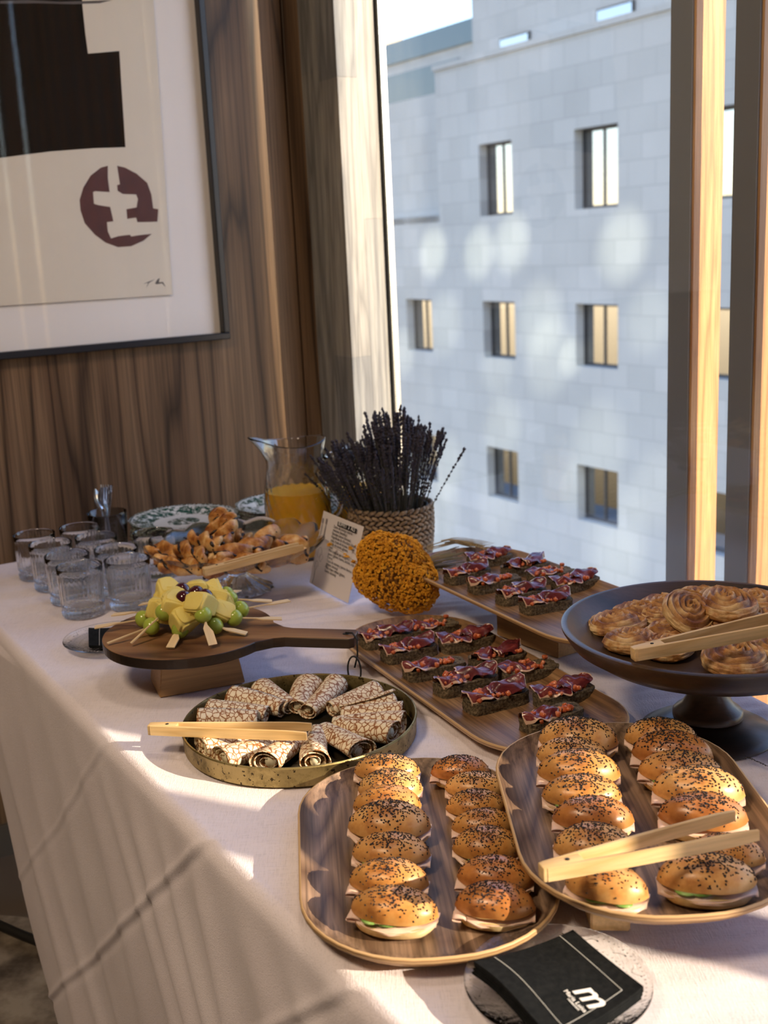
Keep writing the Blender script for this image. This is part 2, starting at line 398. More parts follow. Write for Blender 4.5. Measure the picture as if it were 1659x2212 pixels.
def chinaware():
    m, n, l, b = nm('transferware'); v = coords(n, l)
    s = n.new('ShaderNodeSeparateXYZ'); l.new(v, s.inputs[0])
    r = mth(n, l, 'SQRT', mth(n, l, 'ADD', mth(n, l, 'POWER', s.outputs[0], 2), mth(n, l, 'POWER', s.outputs[1], 2)))
    leaf = mth(n, l, 'GREATER_THAN', noi(n, l, v, 85, 5, .75, .4), .475)
    blot = noi(n, l, v, 17, 2, .5)
    ring = mth(n, l, 'MULTIPLY', mth(n, l, 'GREATER_THAN', r, .068), mth(n, l, 'LESS_THAN', r, .113))
    mid = mth(n, l, 'LESS_THAN', r, .036)
    band = mth(n, l, 'MULTIPLY', mth(n, l, 'ADD', ring, mid), mth(n, l, 'GREATER_THAN', blot, .36))
    pat = mth(n, l, 'MULTIPLY', leaf, band)
    edge = mth(n, l, 'MULTIPLY', mth(n, l, 'GREATER_THAN', r, .1155), mth(n, l, 'GREATER_THAN', noi(n, l, v, 300, 1), .45))
    pat = mth(n, l, 'MAXIMUM', pat, edge)
    l.new(mix(n, l, pat, (.72, .71, .66), (.025, .085, .062)), b.inputs['Base Color']); b.inputs['Roughness'].default_value = .12
    b.inputs['Specular IOR Level'].default_value = .6
chinaware()
glassmat('clear_glass', (.97, .985, .99))
glassmat('pressed_glass', (.97, .985, .98), 0, 1.45, .10, 260)
glassmat('smoked_glass', (.55, .58, .62))
plain('steel', (.72, .73, .76), .15, 1)
mottled('orange_juice', [(.92, .44, .004), (.98, .52, .008)], 20, .4, **{'Subsurface Weight': .5, 'Subsurface Radius': (.02, .012, .002)})
mottled('lavender_stem', [(.045, .042, .035), (.085, .078, .055)], 50, .9)
mottled('lavender_bud', [(.020, .018, .026), (.045, .040, .058), (.08, .065, .095)], 300, .9)
mottled('seagrass', [(.09, .055, .028), (.27, .18, .10), (.40, .295, .185)], 110, .8, 4, [.3, .5, .72], .8, 300, rand=((.8, .78, .75), (1.1, 1.08, 1.05)))
mottled('gold_floret', [(.42, .16, .006), (.78, .36, .015), (.92, .52, .04)], 130, .8, 3, [.3, .5, .72])
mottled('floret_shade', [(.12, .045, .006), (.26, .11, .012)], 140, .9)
plain('dry_stem', (.32, .24, .11), .9)
plain('wheat_awn', (.42, .31, .15), .8)
plain('card_paper', (.74, .68, .68), .75)
plain('print_ink', (.02, .02, .022), .6)
plain('print_grey', (.18, .16, .18), .7)
plain('print_white', (.85, .83, .83), .6)
mottled('black_cotton', [(.004, .005, .006), (.012, .013, .014)], 160, .95, 5, [.35, .7], .4, 500, spec=.15)
plain('stitch', (.62, .62, .62), .8)
plain('cord_black', (.012, .010, .010), .7)
mottled('table_wood', [(.20, .12, .07), (.30, .19, .11)], 5, .6)

# ------------------------------------------------------------------ the room
def struct(o): o['kind'] = 'structure'; return o
TW, SW = 2.66, 1.56           # back wall plane (t), window plane (s)
struct(MB().add(*stbox(-3, 1.62, -2.6, 3.3, -.1, 0)).build('floor', 'floor_stone', smooth=False))
struct(MB().add(*stbox(-3, 1.75, -2.6, 2.9, 2.8, 2.9)).build('ceiling', 'plaster', smooth=False))
struct(MB().add(*stbox(-3.1, -3, -2.6, 2.9, 0, 2.8)).build('wall_left', 'plaster', smooth=False))
struct(MB().add(*stbox(-3, 1.75, -2.7, -2.6, 0, 2.8)).build('wall_rear', 'plaster', smooth=False))
wb = struct(MB().add(*stbox(-3.0, 1.60, TW+.03, TW+.1, 0, 2.8)).build('wall_back', 'gap_black', smooth=False))
SEAM = 1.403
for s0, s1 in ((-3, -1.2), (-1.197, .15), (.153, SEAM), (SEAM+.005, 1.56)):
    MB().add(*stbox(s0, s1, TW, TW+.03, 0, 2.8, .0015)).build('panel', 'walnut_panel', wb, smooth=False)
struct(MB().add(*stbox(-3, 1.40, TW-.012, TW, 0, .08)).build('baseboard_back', 'dark_paint', smooth=False))
# window wall: lintel over, solid wall towards the rear of the room
struct(MB().add(*stbox(1.60, 1.75, -2.6, -1.42, 0, 2.8)).build('wall_window', 'plaster', smooth=False))
struct(MB().add(*stbox(1.60, 1.75, -1.42, 2.6, 2.66, 2.8)).build('trim_1', 'plaster', smooth=False))
# floor carpet seen low on the left
cpts = [at(-260, 1965, 0), at(60, 1992, 0), at(230, 2040, 0), at(420, 2300, 0), at(300, 2700, 0), at(-400, 2700, 0)]
V, F = prism([(p[0], p[1]) for p in cpts], .0, .012)
tag(MB().add(V, F).build('carpet', 'carpet_marble', smooth=False), 'mottled brown and cream carpet low on the left beside the tablecloth', 'carpet')
path = [at(-30+28*i, 1985+70*math.sin(min(i/9, 1)*1.7)**1.0, .02) for i in range(12)]
tag(MB().add(*tube(path, .010, 8)).build('floor_cable', 'cable_black'), 'black cable curving over the floor left of the tablecloth', 'cable')

# ---- timber column beside the window, of edge-glued staves
W = on(668, 450, A*TW, A)
def along(P0, d, px, py):
    best = None
    for k in range(4000):
        q = P0+d*(k*.0002); v = q-CP; x = 829.5+FPX*(v@CR)/(v@CF)
        if best is None or abs(x-px) < best[0]: best = (abs(x-px), q)
    return best[1]
K = along(W, -A, 743, 450); Ks, Kt = K@B, K@A
KR = along(K, B, 826, 450)@B
col = thing('timber_column', 'pale laminated timber column between the panelled wall and the window', 'column', ST(Ks, Kt, 0)); struct(col)
col['kind'] = 'structure'
def colbox(s0, s1, t0, t1, z0, z1, name, mat, bev=.0008):
    V, F = stbox(s0, s1, t0, t1, z0, z1, bev)
    c = Vector(col.location); V = [tuple(Vector(v)-c) for v in V]
    return MB().add(V, F).build(name, mat, col, smooth=False)
nS, nT = 2, 2
r2 = random.Random(3)
for i in range(nS):
    for j in range(nT):
        s0 = Ks+(KR-Ks)*i/nS; s1 = Ks+(KR-Ks)*(i+1)/nS; t0 = Kt+(TW-Kt)*j/nT; t1 = Kt+(TW-Kt)*(j+1)/nT
        z = 0
        z -= r2.uniform(0, .4)
        while z < 2.8:
            z1 = z+r2.uniform(.45, .8)
            colbox(s0, s1, t0, t1, max(z, 0), min(z1, 2.8), 'stave', 'oak_column', .0004); z = z1
# ---- window: frame, spacer bar with holes, pane
win = struct(thing('window_1', 'tall floor to ceiling window pane beside the timber column', 'window', ST(SW, 0, 0)))
def wpart(name, mat, s0, s1, t0, t1, z0, z1, bev=0, par=None):
    V, F = stbox(s0, s1, t0, t1, z0, z1, bev); c = Vector(win.location)
    return MB().add([tuple(Vector(v)-c) for v in V], F).build(name, mat, par or win, smooth=False)
wpart('window_frame', 'frame_green', KR, SW-.004, Kt+.004, Kt+.05, 0, 2.66, .001)
wpart('window_frame', 'frame_green', SW-.03, SW+.04, -1.42, 2.6, 2.60, 2.66, .002)
wpart('window_frame', 'frame_green', SW-.03, SW+.04, -1.42, 2.6, 0, .05, .002)
wpart('seal', 'gap_black', SW-.004, SW+.006, Kt+.004, Kt+.05, 0, 2.66)
sp = wpart('spacer_bar', 'aluminium', SW+.006, SW+.022, Kt-.012, Kt+.02, 0.05, 2.6)
mb = MB()
for k in range(300):
    z = .9+k*.006
    V, F = stbox(SW+.008, SW+.010, Kt-.0135, Kt-.0115, z, z+.003); mb.add([tuple(Vector(v)-Vector(win.location)) for v in V], F)
    V, F = stbox(SW+.018, SW+.020, Kt-.0135, Kt-.0115, z, z+.003); mb.add([tuple(Vector(v)-Vector(win.location)) for v in V], F)
mb.build('perforation', 'gap_black', sp, smooth=False)
wpart('pane', 'window_glass', SW+.010, SW+.014, -1.41, Kt-.012, .05, 2.6)
# ---- vertical timber fins outside the glass
SF = SW+.06
def tof(px, s):
    return on(px, 1240, B*s, B)@A
T1, T2 = tof(1487, SF), tof(1619, SF)
step = T1-T2
def fin(t1, label, d=.055, w=.076):
    f = thing('timber_fin', label, 'fin', ST(SF, t1, -.6)); f['group'] = 'timber fins outside the window'
    c = Vector(f.location)
    V, F = stbox(SF, SF+w, t1, t1+d, -.6, 2.64, .0015)
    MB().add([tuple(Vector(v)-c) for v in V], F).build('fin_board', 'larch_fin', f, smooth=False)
    V2, F2 = stbox(SF-.005, SF, t1+.004, t1+d, -.6, 2.64)  # thin grey board: shade of the room-facing side put into its colour
    MB().add([tuple(Vector(v)-c) for v in V2], F2).build('shaded_side_facing', 'fin_shade_grey', f, smooth=False)
    return f
fin(T1, 'left of the two sunlit upright timber fins at the right of the window')
fin(T2, 'rightmost upright timber fin, sunlit on its right face and cut by the frame edge')
FNO = iter(['first', 'second', 'third', 'fourth', 'fifth', 'sixth', 'seventh', 'eighth', 'ninth', 'tenth', 'eleventh', 'twelfth', 'thirteenth', 'last'])
SHADE_FINS = [(T2-step*k, .055, .076) for k in range(1, 12)]+[(-.415, .055, .076), (-.838, .07, .076)]  # unseen fins added to cut the sun into bands on the table
for t, d_, w_ in SHADE_FINS: fin(t, 'added sun-blocking timber fin, %s past the right edge of the photograph' % next(FNO), d_, w_)

struct(MB().add(*stbox(5.0, 5.08, -3.86, -3.45, -12, 14)).build('shade_pier', 'facade_stone', smooth=False))   # unseen pier added to keep the sun off the panelled wall
# ------------------------------------------------------------------ buildings outside
fac = thing('apartment_building', 'pale stone apartment building across the street with dark square windows', 'building', ST(20, 24, -12))
FL = Vector(fac.location)
def fpart(name, mat, V, F, par=None, smooth=False): return MB().add([tuple(Vector(v)-FL) for v in V], F).build(name, mat, par or fac, smooth=smooth)
TC = [(29.3, 30.7), (25.25, 26.7), (21.2, 22.75), (17.1, 18.6), (13.2, 14.7)]
ZR = [(1.98, 3.9), (-1.95, -.36), (-6.05, -4.55)]
ops = [(a, b, z0, z1) for (a, b) in TC for (z0, z1) in ZR if not (a > 28.7 and z0 > 0)]
ts = sorted({8, 36, 28.7, *[v for o in ops for v in o[:2]]}); zs = sorted({-12, 2.1, 6.1, *[v for o in ops for v in o[2:]]})
V = []; F = []
def q4(pts): 
    i = len(V); V.extend(tuple(ST(*p)) for p in pts); F.append((i, i+1, i+2, i+3))
for i in range(len(ts)-1):
    for j in range(len(zs)-1):
        tm, zm = (ts[i]+ts[i+1])/2, (zs[j]+zs[j+1])/2
        if tm > 28.7 and zm > 2.1: continue
        if any(a < tm < b and z0 < zm < z1 for a, b, z0, z1 in ops): continue
        q4([(20, ts[i], zs[j]), (20, ts[i+1], zs[j]), (20, ts[i+1], zs[j+1]), (20, ts[i], zs[j+1])])
for a, b, z0, z1 in ops:
    D = 20.38
    q4([(20, a, z0), (D, a, z0), (D, b, z0), (20, b, z0)]); q4([(20, a, z1), (20, b, z1), (D, b, z1), (D, a, z1)])
    q4([(20, a, z0), (20, a, z1), (D, a, z1), (D, a, z0)]); q4([(20, b, z0), (D, b, z0), (D, b, z1), (20, b, z1)])
fpart('wall', 'facade_stone', V, F)
fpart('wall', 'facade_stone', *stbox(20.38, 28, 8, 28.7, -12, -11.5))
fpart('parapet', 'facade_stone', *stbox(19.94, 20.5, 8, 28.76, 6.1, 6.25))
fpart('roof', 'facade_stone', *stbox(20.3, 34, 8, 28.7, 5.9, 6.1))
fpart('terrace', 'facade_stone', *stbox(20.0, 34, 28.7, 36, 1.9, 2.1))
fpart('recessed_wall', 'facade_stone', *stbox(22.4, 22.8, 28.7, 40, 2.1, 6.0))
fpart('side_wall', 'facade_stone', *stbox(20.01, 26, 28.55, 28.7, 2.1, 6.1))
fpart('penthouse_wall', 'facade_stone', *stbox(22.5, 23, 8, 30.2, 6.1, 12))
for (a, b, z0, z1) in [(19.3, 20.7, 6.5, 7.15), (23.2, 24.6, 6.5, 7.15), (27.4, 28.8, 6.5, 7.1), (15.0, 16.6, 6.5, 7.3)]:
    f = fpart('window', 'far_window_frame', *stbox(22.44, 22.52, a, b, z0, z1)); fpart('pane', 'far_glass', *stbox(22.42, 22.44, a+.05, b-.05, z0+.05, z1-.05), par=f)
rw = random.Random(5)
for k, (a, b, z0, z1) in enumerate(ops):
    fw = .07; mb = MB()
    for bx_ in [(a, b, z0, z0+fw), (a, b, z1-fw, z1), (a, a+fw, z0, z1), (b-fw, b, z0, z1), ((a+b)/2-.03, (a+b)/2+.03, z0, z1)]:
        v, f_ = stbox(20.28, 20.36, *bx_); mb.add([tuple(Vector(q)-FL) for q in v], f_)
    f = mb.build('window', 'far_window_frame', fac, smooth=False)
    fpart('pane', 'far_glass', *stbox(20.31, 20.33, a+fw, b-fw, z0+fw, z1-fw), par=f)
    ci = [('far_shutter', a, a+.62), ('far_shutter', a+.1, a+.5), ('far_curtain', (a+b)/2, b)][k % 3] if z0 > 0 or k % 2 else ('far_shutter', a, (a+b)/2-.0)
    zz0, zz1 = (z0, z0+.8) if z0 > 0 else (z0, z1)
    fpart('shutter', ci[0], *stbox(20.36, 20.42, ci[1], ci[2], zz0, zz1), par=f)
    if z0 < 0: fpart('curtain', 'far_green' if z0 < -3 or k % 2 else 'far_curtain', *stbox(20.36, 20.40, b-.5, b-.05, z0, z1), par=f)
    fpart('room_back', 'far_window_frame', *stbox(20.55, 20.6, a-.3, b+.3, z0-.3, z1+.3), par=f)
nb = thing('far_building', 'small cream building with dark glass balcony at the top left of the window', 'building', ST(30, 44, -12))
FL2 = Vector(nb.location)
def npart(name, mat, *bx_): 
    V, F = stbox(*bx_); return MB().add([tuple(Vector(v)-FL2) for v in V], F).build(name, mat, nb, smooth=False)
npart('wall', 'facade_stone', 30, 34, 38, 62, -12, 9.2); npart('tower', 'far_cream', 30.4, 33, 50, 53, 9.2, 11.2)
npart('balcony_glass', 'far_rail', 29.4, 29.6, 40.5, 46, 6.6, 8.6); npart('balcony_slab', 'far_cream', 29.2, 30, 40, 47, 6.3, 6.6)
npart('roof_railing', 'far_rail', 29.9, 30.0, 38, 47, 9.2, 10.1)
struct(MB().add(*stbox(1.9, 60, -30, 90, -12.2, -12)).build('ground', 'street', smooth=False))
# sunlight thrown back onto the facade by panes on our side of the street
def glint(px, py, r, e=1.0, s=20.0):
    q = on(px, py, B*s, B); src = ST(3.5, q@A-7, 9.0)
    d = np.linalg.norm(q-src)
    lamp('window_glint', 'SPOT', tuple(src), 13000*e, (.98, 1.0, .84), tuple(q), spot_size=2*math.atan(r/d)*1.15, spot_blend=1.0, shadow_soft_size=.05)
for g in [(935, 545, .75, 1.1), (1035, 545, .75, 1.0), (1105, 525, .8, 1.0), (1345, 530, .9, 1.0), (960, 700, .9, .6), (1165, 690, 1.0, .7), (1185, 770, 1.0, .7), (1075, 790, .8, .5),
          (870, 760, .7, .8), (1400, 690, .8, .5), (1235, 770, .5, .9), (1085, 925, .9, .7), (965, 1010, .9, .8), (960, 1110, .9, .6), (1080, 1080, 1.1, .5), (1290, 965, 1.1, .6),
          (1330, 1160, 1.2, .6), (1415, 1060, .9, .4), (1340, 1220, .9, .5), (1240, 1050, .6, .5)]:
    glint(*g)

# ------------------------------------------------------------------ framed print on the wall
fs1, fz0 = 1.192, 1.186; fs0, fz1 = .20, 2.22; FT = TW
pic = thing('framed_print', 'framed abstract print with black blocks and maroon disc on the walnut wall', 'picture', ST((fs0+fs1)/2, FT, (fz0+fz1)/2), -0.0)
PC = Vector(pic.location)
def ppart(name, mat, s0, s1, z0, z1, d0, d1, bev=0, par=None):
    V, F = stbox(s0, s1, FT-d1, FT-d0, z0, z1, bev); return MB().add([tuple(Vector(v)-PC) for v in V], F).build(name, mat, par or pic, smooth=False)
fw = .016
for bx_ in [(fs0, fs1, fz0, fz0+fw), (fs0, fs1, fz1-fw, fz1), (fs0, fs0+fw, fz0+fw, fz1-fw), (fs1-fw, fs1, fz0+fw, fz1-fw)]:
    ppart('frame', 'frame_black', *bx_, 0, .032, .002)
ppart('mount', 'mount_board', fs0+fw, fs1-fw, fz0+fw, fz1-fw, .001, .006)
def ps(px, py): q = on(px, py, A*(FT-.012), A); return q@B, q[2]
x1, z0_ = ps(373, 636); x2, _ = ps(352, 0)
V = [tuple(ST(s_, FT-d_, z_)) for d_ in (.0095, .0125) for (s_, z_) in [(.33, ps(0, 660)[1]), (x1, z0_), ((x1+x2)/2, 2.13), (.33, 2.13)]]
F = [(0, 1, 2, 3), (7, 6, 5, 4), (0, 4, 5, 1), (1, 5, 6, 2), (2, 6, 7, 3), (3, 7, 4, 0)]
paper = MB().add([tuple(Vector(v)-PC) for v in V], F).build('paper', 'art_paper', pic, smooth=False)
def flat(name, mat, pts, lift=.0002):
    V = []; n_ = len(pts)
    for d_ in (.0125, .0125+lift):
        for (px, py) in pts:
            q = on(px, py, A*(FT-.0127), A); V.append(tuple(Vector(ST(q@B, FT-d_, q[2]))-PC))
    F = [tuple(range(n_)), tuple(range(n_, 2*n_))[::-1]]+[(i, (i+1) % n_, n_+(i+1) % n_, n_+i) for i in range(n_)]
    return MB().add(V, F).build(name, mat, paper, smooth=False)
flat('printed_block', 'ink_black', [(-60, -40), (176, -40), (178, 12), (184, 70), (190, 116), (258, 110), (262, 180), (271, 318), (205, 320), (110, 327), (0, 341), (-60, 348)])
flat('printed_scribble', 'ink_pencil', [(0, 2), (60, 0), (130, 4), (190, 2), (244, 0), (215, 7), (160, 9), (80, 7), (0, 8)], .0005)
flat('printed_disc', 'ink_maroon', [(233, 358), (218, 362), (196, 379), (180, 405), (172, 432), (174, 455), (183, 482), (205, 507), (228, 524), (255, 534), (283, 532), (310, 520), (328, 505), (300, 508), (283, 511), (281, 507), (256, 510), (240, 515), (233, 500), (231, 480), (245, 478), (238, 447), (212, 443), (203, 440), (201, 415), (206, 413), (237, 415), (233, 385)])
flat('printed_disc', 'ink_maroon', [(253, 358), (270, 362), (295, 375), (318, 395), (327, 420), (331, 450), (342, 452), (340, 479), (297, 480), (294, 470), (275, 473), (273, 452), (295, 448), (298, 430), (294, 420), (265, 419), (254, 412), (253, 400), (259, 398)])
flat('pencil_scribble', 'ink_pencil', [(310, 613), (322, 608), (335, 603), (322, 611), (316, 622), (320, 611)], .0004)
flat('pencil_scribble', 'ink_pencil', [(335, 612), (340, 604), (345, 600), (343, 610), (352, 609), (358, 620), (350, 612), (338, 614)], .0004)
ppart('picture_glass', 'picture_glass', fs0+fw, fs1-fw, fz0+fw, fz1-fw, .020, .022)

# ------------------------------------------------------------------ table and cloth
SL = .446
def sr(t):
    p = np.array([.508, 1.579, 0]); d = np.array([-math.sin(R(26)), math.cos(R(26)), 0])
    k = (t-p@A)/(d@A); return (p+k*d)@B
TN, TB = -.55, 2.53
tbl = thing('buffet_table', 'long buffet table hidden under the pale linen cloth', 'table', ST((SL+1.3)/2, 1, 0))
TLc = Vector(tbl.location)
def tpart(name, V, F): return MB().add([tuple(Vector(v)-TLc) for v in V], F).build(name, 'table_wood', tbl, smooth=False)
V, F = prism([tuple(ST(*q)[:2]) for q in [(SL+.012, TN), (sr(TN)-.012, TN), (sr(TB)-.012, TB-.01), (SL+.012, TB-.01)]], .700, .735)
tpart('tabletop', V, F)
for s_, t_ in [(SL+.10, TN+.1), (sr(TN)-.12, TN+.1), (SL+.10, TB-.15), (sr(TB)-.15, TB-.15)]:
    tpart('leg', *stbox(s_-.025, s_+.025, t_-.025, t_+.025, 0, .70, .003))
def sstep(a, b, x):
    x = min(max((x-a)/(b-a), 0), 1); return x*x*(3-2*x)
def cloth():
    nt = 620; tt = np.linspace(TN-.02, TB+.0, nt)
    cols = []
    for x in np.linspace(.34, .02, 12): cols.append(('R', x))
    for x in np.linspace(0, 1, 120): cols.append(('T', x))
    for a in np.linspace(.1, .95, 10): cols.append(('C', a))
    for x in np.linspace(0.006, 1, 190): cols.append(('L', x))
    RR = .022; V = []
    for kind, x in cols:
        for t0 in tt:
            t = t0; dz = 0
            if kind == 'T':
                s = sr(t)-.01-x*(sr(t)-.01-SL); z = .75; d = -(s-SL)
                # soft wrinkles towards the window side, kept below the table level
                wr = sstep(.15, .5, 1-x)
                p = ST(s, t)
                w1 = noise.noise(Vector((p[0]*4+p[1]*1.5, p[1]*26-p[0]*7, 1.3))); w2 = noise.noise(Vector((p[0]*11, p[1]*40, 4)))
                dz -= wr*.0045*(1-abs(w1)*2.4)*.8+wr*.0012*w2
                dz -= .0008*(1+noise.noise(Vector((p[0]*7, p[1]*7, 9))))
                if x < .03: dz -= (1-x/.03)**2*.008
            elif kind == 'R':
                s = sr(t)+.002+.006*math.sin(t*21); z = .745-x; d = 9
            elif kind == 'C':
                s = SL-RR*math.sin(x*PI/2)*.9; z = .75-RR*(1-math.cos(x*PI/2)); d = RR*x
            else:
                z = .75-RR-x*.70; d = .75-z; s = SL-RR*.92
                # far hem runs slanted; near part hangs on
                u = (t0-TN)/(TB-TN); hem = TB+(2.30-.63*d-TB)*sstep(0, .26, d)
                t = TN+u*(hem-TN)
                s -= .02*sstep(1.9, 2.2, t+.63*d)
            if kind in 'TC' and t0 > 2.22:
                pass
            if kind in 'CL':
                if kind == 'C': t = TN+(t0-TN)/(TB-TN)*(TB+(2.30-.63*d-TB)*sstep(0, .26, d)-TN)
                c = t+.63*d
                amp = (.004+.055*min(d, .5))*(1-.75*sstep(1.0, 1.9, c))*sstep(0, .10, d)
                f = 0
                for q, (c0, w, h) in enumerate([(.50, .05, 1), (.66, .045, .9), (.80, .04, 1.1), (.93, .035, .9), (1.05, .05, 1.1), (1.19, .03, .8), (1.28, .025, .7), (1.37, .04, 1.0), (1.50, .03, .6), (1.64, .05, .7), (1.83, .04, .6), (2.0, .03, .5), (2.13, .03, .6), (.35, .05, 1), (.2, .05, .8), (0, .06, 1), (-.2, .06, 1)]):
                    cc = c-c0-.02*math.sin(d*9+q)
                    f += h*math.exp(-(cc/w)**2)*(1 if q % 2 else .85)
                s -= amp*f*1.3+.012*d*noise.noise(Vector((c*7, d*3, 0)))
            # ironed creases
            for c0, w, h in ((1.125, .009, 1.0), (.80, .009, .9), (1.46, .008, .4), (.47, .009, .7)):
                cc = (t-1.19*d)-c0; k = math.exp(-(cc/w)**2)*h
                if d < 0: k *= max(0, 1+d/.22)*.9
                if kind == 'T': dz += .0016*k-.0008*k
                else:
                    s -= .0038*k; s += .0022*h*math.exp(-((cc+.016)/.012)**2)
            q = ST(s, t, z+dz); V.append(tuple(q))
    F = []; nc = len(cols)
    for i in range(nc-1):
        for j in range(nt-1): F.append((i*nt+j, i*nt+j+1, (i+1)*nt+j+1, (i+1)*nt+j))
    # back drop
    mb = MB().add(V, F)
    bV = []; bF = []; k = 30
    for i in range(k+1):
        s = sr(TB)-(sr(TB)-SL+.02)*i/k
        for z in (.749, .735, .60, .45): bV.append(tuple(ST(s, TB+(0 if z > .74 else .006)+.006*math.sin(i*1.1)*(.75-z)*3, z)))
    for i in range(k):
        for j in range(3): bF.append((i*4+j, (i+1)*4+j, (i+1)*4+j+1, i*4+j+1))
    mb.add(bV, bF)
    o = mb.build('tablecloth', 'linen')
    tag(o, 'pale pinkish linen tablecloth draped over the long buffet table', 'tablecloth')
    return o
cloth()
ZT = .7508      # level on which things stand


# ------------------------------------------------------------------ serving trays
def rrect(a, b, rc, n=10):
    """rounded rectangle outline, half sizes a (x) and b (y)"""
    P = []
    for cx, cy, s0 in ((a-rc, b-rc, 0), (-(a-rc), b-rc, 90), (-(a-rc), -(b-rc), 180), (a-rc, -(b-rc), 270)):
        for k in range(n+1):
            w = R(s0+90*k/n); P.append((cx+rc*math.cos(w), cy+rc*math.sin(w)))
        nx_ = {0: (-(a-rc), b-rc, 90), 90: (-(a-rc), -(b-rc), 180), 180: (a-rc, -(b-rc), 270), 270: (a-rc, b-rc, 360)}[s0]
        w = R(s0+90); p0 = (cx+rc*math.cos(w), cy+rc*math.sin(w)); p1 = (nx_[0]+rc*math.cos(R(nx_[2])), nx_[1]+rc*math.sin(R(nx_[2])))
        for k in range(1, 4): P.append((p0[0]+(p1[0]-p0[0])*k/4, p0[1]+(p1[1]-p0[1])*k/4))
    return P
def tray(name, label, a, b, rc, z, loc, rot, mat, h=.018, group=None, thick=.005):
    """bent plywood tray: level bed, swept-up rim, layered edge"""
    t = thing(name, label, 'tray', (loc[0], loc[1], z), rot, group)
    def ring(ins, zz, sc=1.0): return [(x, y, zz) for x, y in rrect((a-ins)*sc, (b-ins)*sc, max(rc-ins, .02)*sc)]
    top = [(.09, thick), (.045, thick), (.032, thick+.0004), (.022, thick+.0025), (.013, thick+.0065), (.006, thick+.012), (.0025, h+.0015)]
    V = [(0, 0, thick)]; F = []; n = len(ring(0, 0))
    for sc_ in (.35, .7): V += [(x*sc_, y*sc_, thick) for x, y, _ in ring(.09, 0)]
    for ins, zz in top: V += ring(ins, zz)
    for k in range(n): F.append((0, 1+k, 1+(k+1) % n))
    for r_ in range(len(top)+1):
        for k in range(n):
            o = 1+r_*n; F.append((o+k, o+n+k, o+n+(k+1) % n, o+(k+1) % n))
    MB().add(V, F).build('bed', mat, t)
    prof = [(.0025, h+.0015), (.0005, h+.0012), (0, h), (.0005, h-.0042), (.004, h-.0055-.001), (.012, .006), (.022, .001), (.035, 0), (.09, 0)]
    V = []; F = []
    for ins, zz in prof: V += ring(ins, zz)
    for r_ in range(len(prof)-1):
        for k in range(n):
            o = r_*n; F.append((o+k, o+n+k, o+n+(k+1) % n, o+(k+1) % n))
    F.append(tuple(range((len(prof)-1)*n, len(prof)*n)))
    MB().add(V, F).build('layered_edge', 'ply_edge', t)
    return t
def AZR(az): return -R(az)
ZB1 = ZT+.001
tr1 = tray('sandwich_tray', 'oblong walnut tray of seeded rolls nearest the front left, overlapped by another tray', .130, .207, .120, ZB1, (.021, 1.117), AZR(-4), 'walnut_tray', .020, 'walnut trays of seeded rolls')
ZB2 = ZT+.037
tr2 = tray('sandwich_tray', 'oblong walnut tray of seeded rolls at the right front, raised on a block', .136, .210, .124, ZB2, (.250, 1.112), AZR(-1), 'walnut_tray', .020, 'walnut trays of seeded rolls')
hm1 = tray('ham_tray', 'long round-ended oak tray of ham toasts lying on the tablecloth', .114, .299, .110, ZB1, (.122, 1.612), AZR(-25), 'oak_tray', .017, 'oak trays of ham toasts')
ZB4 = ZT+.056
hm2 = tray('ham_tray', 'long oak tray of ham toasts raised on a block, behind the other', .119, .299, .113, ZB4, tuple(at(1118, 1290, ZB4+.01)[:2]), AZR(-27), 'oak_tray', .017, 'oak trays of ham toasts')
hm2.location = (.243, 1.842, ZB4)
def block(label, corners, z1, mat='block_wood', group='wooden riser blocks', taper=0, z0=ZT):
    c = np.mean([p[:2] for p in corners], axis=0)
    b = [(p[0]-c[0], p[1]-c[1]) for p in corners]
    ang = math.atan2(b[1][1]-b[0][1], b[1][0]-b[0][0])
    rot = lambda p: (p[0]*math.cos(-ang)-p[1]*math.sin(-ang), p[0]*math.sin(-ang)+p[1]*math.cos(-ang))
    b = [rot(p) for p in b]; k = 1-taper
    V = [(x, y, 0) for x, y in b]+[(x*k, y*k, z1-z0) for x, y in b]
    F = [(3, 2, 1, 0), (4, 5, 6, 7), (0, 1, 5, 4), (1, 2, 6, 5), (2, 3, 7, 6), (3, 0, 4, 7)]
    bm = bmesh.new(); vs = [bm.verts.new(v) for v in V]; [bm.faces.new([vs[i] for i in f]) for f in F]
    bmesh.ops.bevel(bm, geom=bm.edges[:], offset=.0015, segments=2, affect='EDGES'); me = bpy.data.meshes.new('riser_block'); bm.to_mesh(me); bm.free()
    me.materials.append(MATS[mat]); o = link('riser_block', me, None, (c[0], c[1], z0), (0, 0, ang)); tag(o, label, 'block', group); return o
# riser under the raised ham tray
p0 = at(1073, 1372, ZT); p1 = at(1205, 1423, ZT); e = (p1-p0); e /= np.linalg.norm(e); nrm = np.array([-e[1], e[0], 0])
p0 = p0-e*.0; block('long dark riser block under the raised ham tray', [p0, p1, p1+nrm*.075, p0+nrm*.075], ZB4-.0002)
bc = np.array([.250, 1.112, 0]); block('pale riser block just showing beneath the right sandwich tray', [bc+[-.072, -.138, 0], bc+[-.035, -.142, 0], bc+[-.015, .13, 0], bc+[-.072, .13, 0]], ZB2-.0002, 'bamboo')

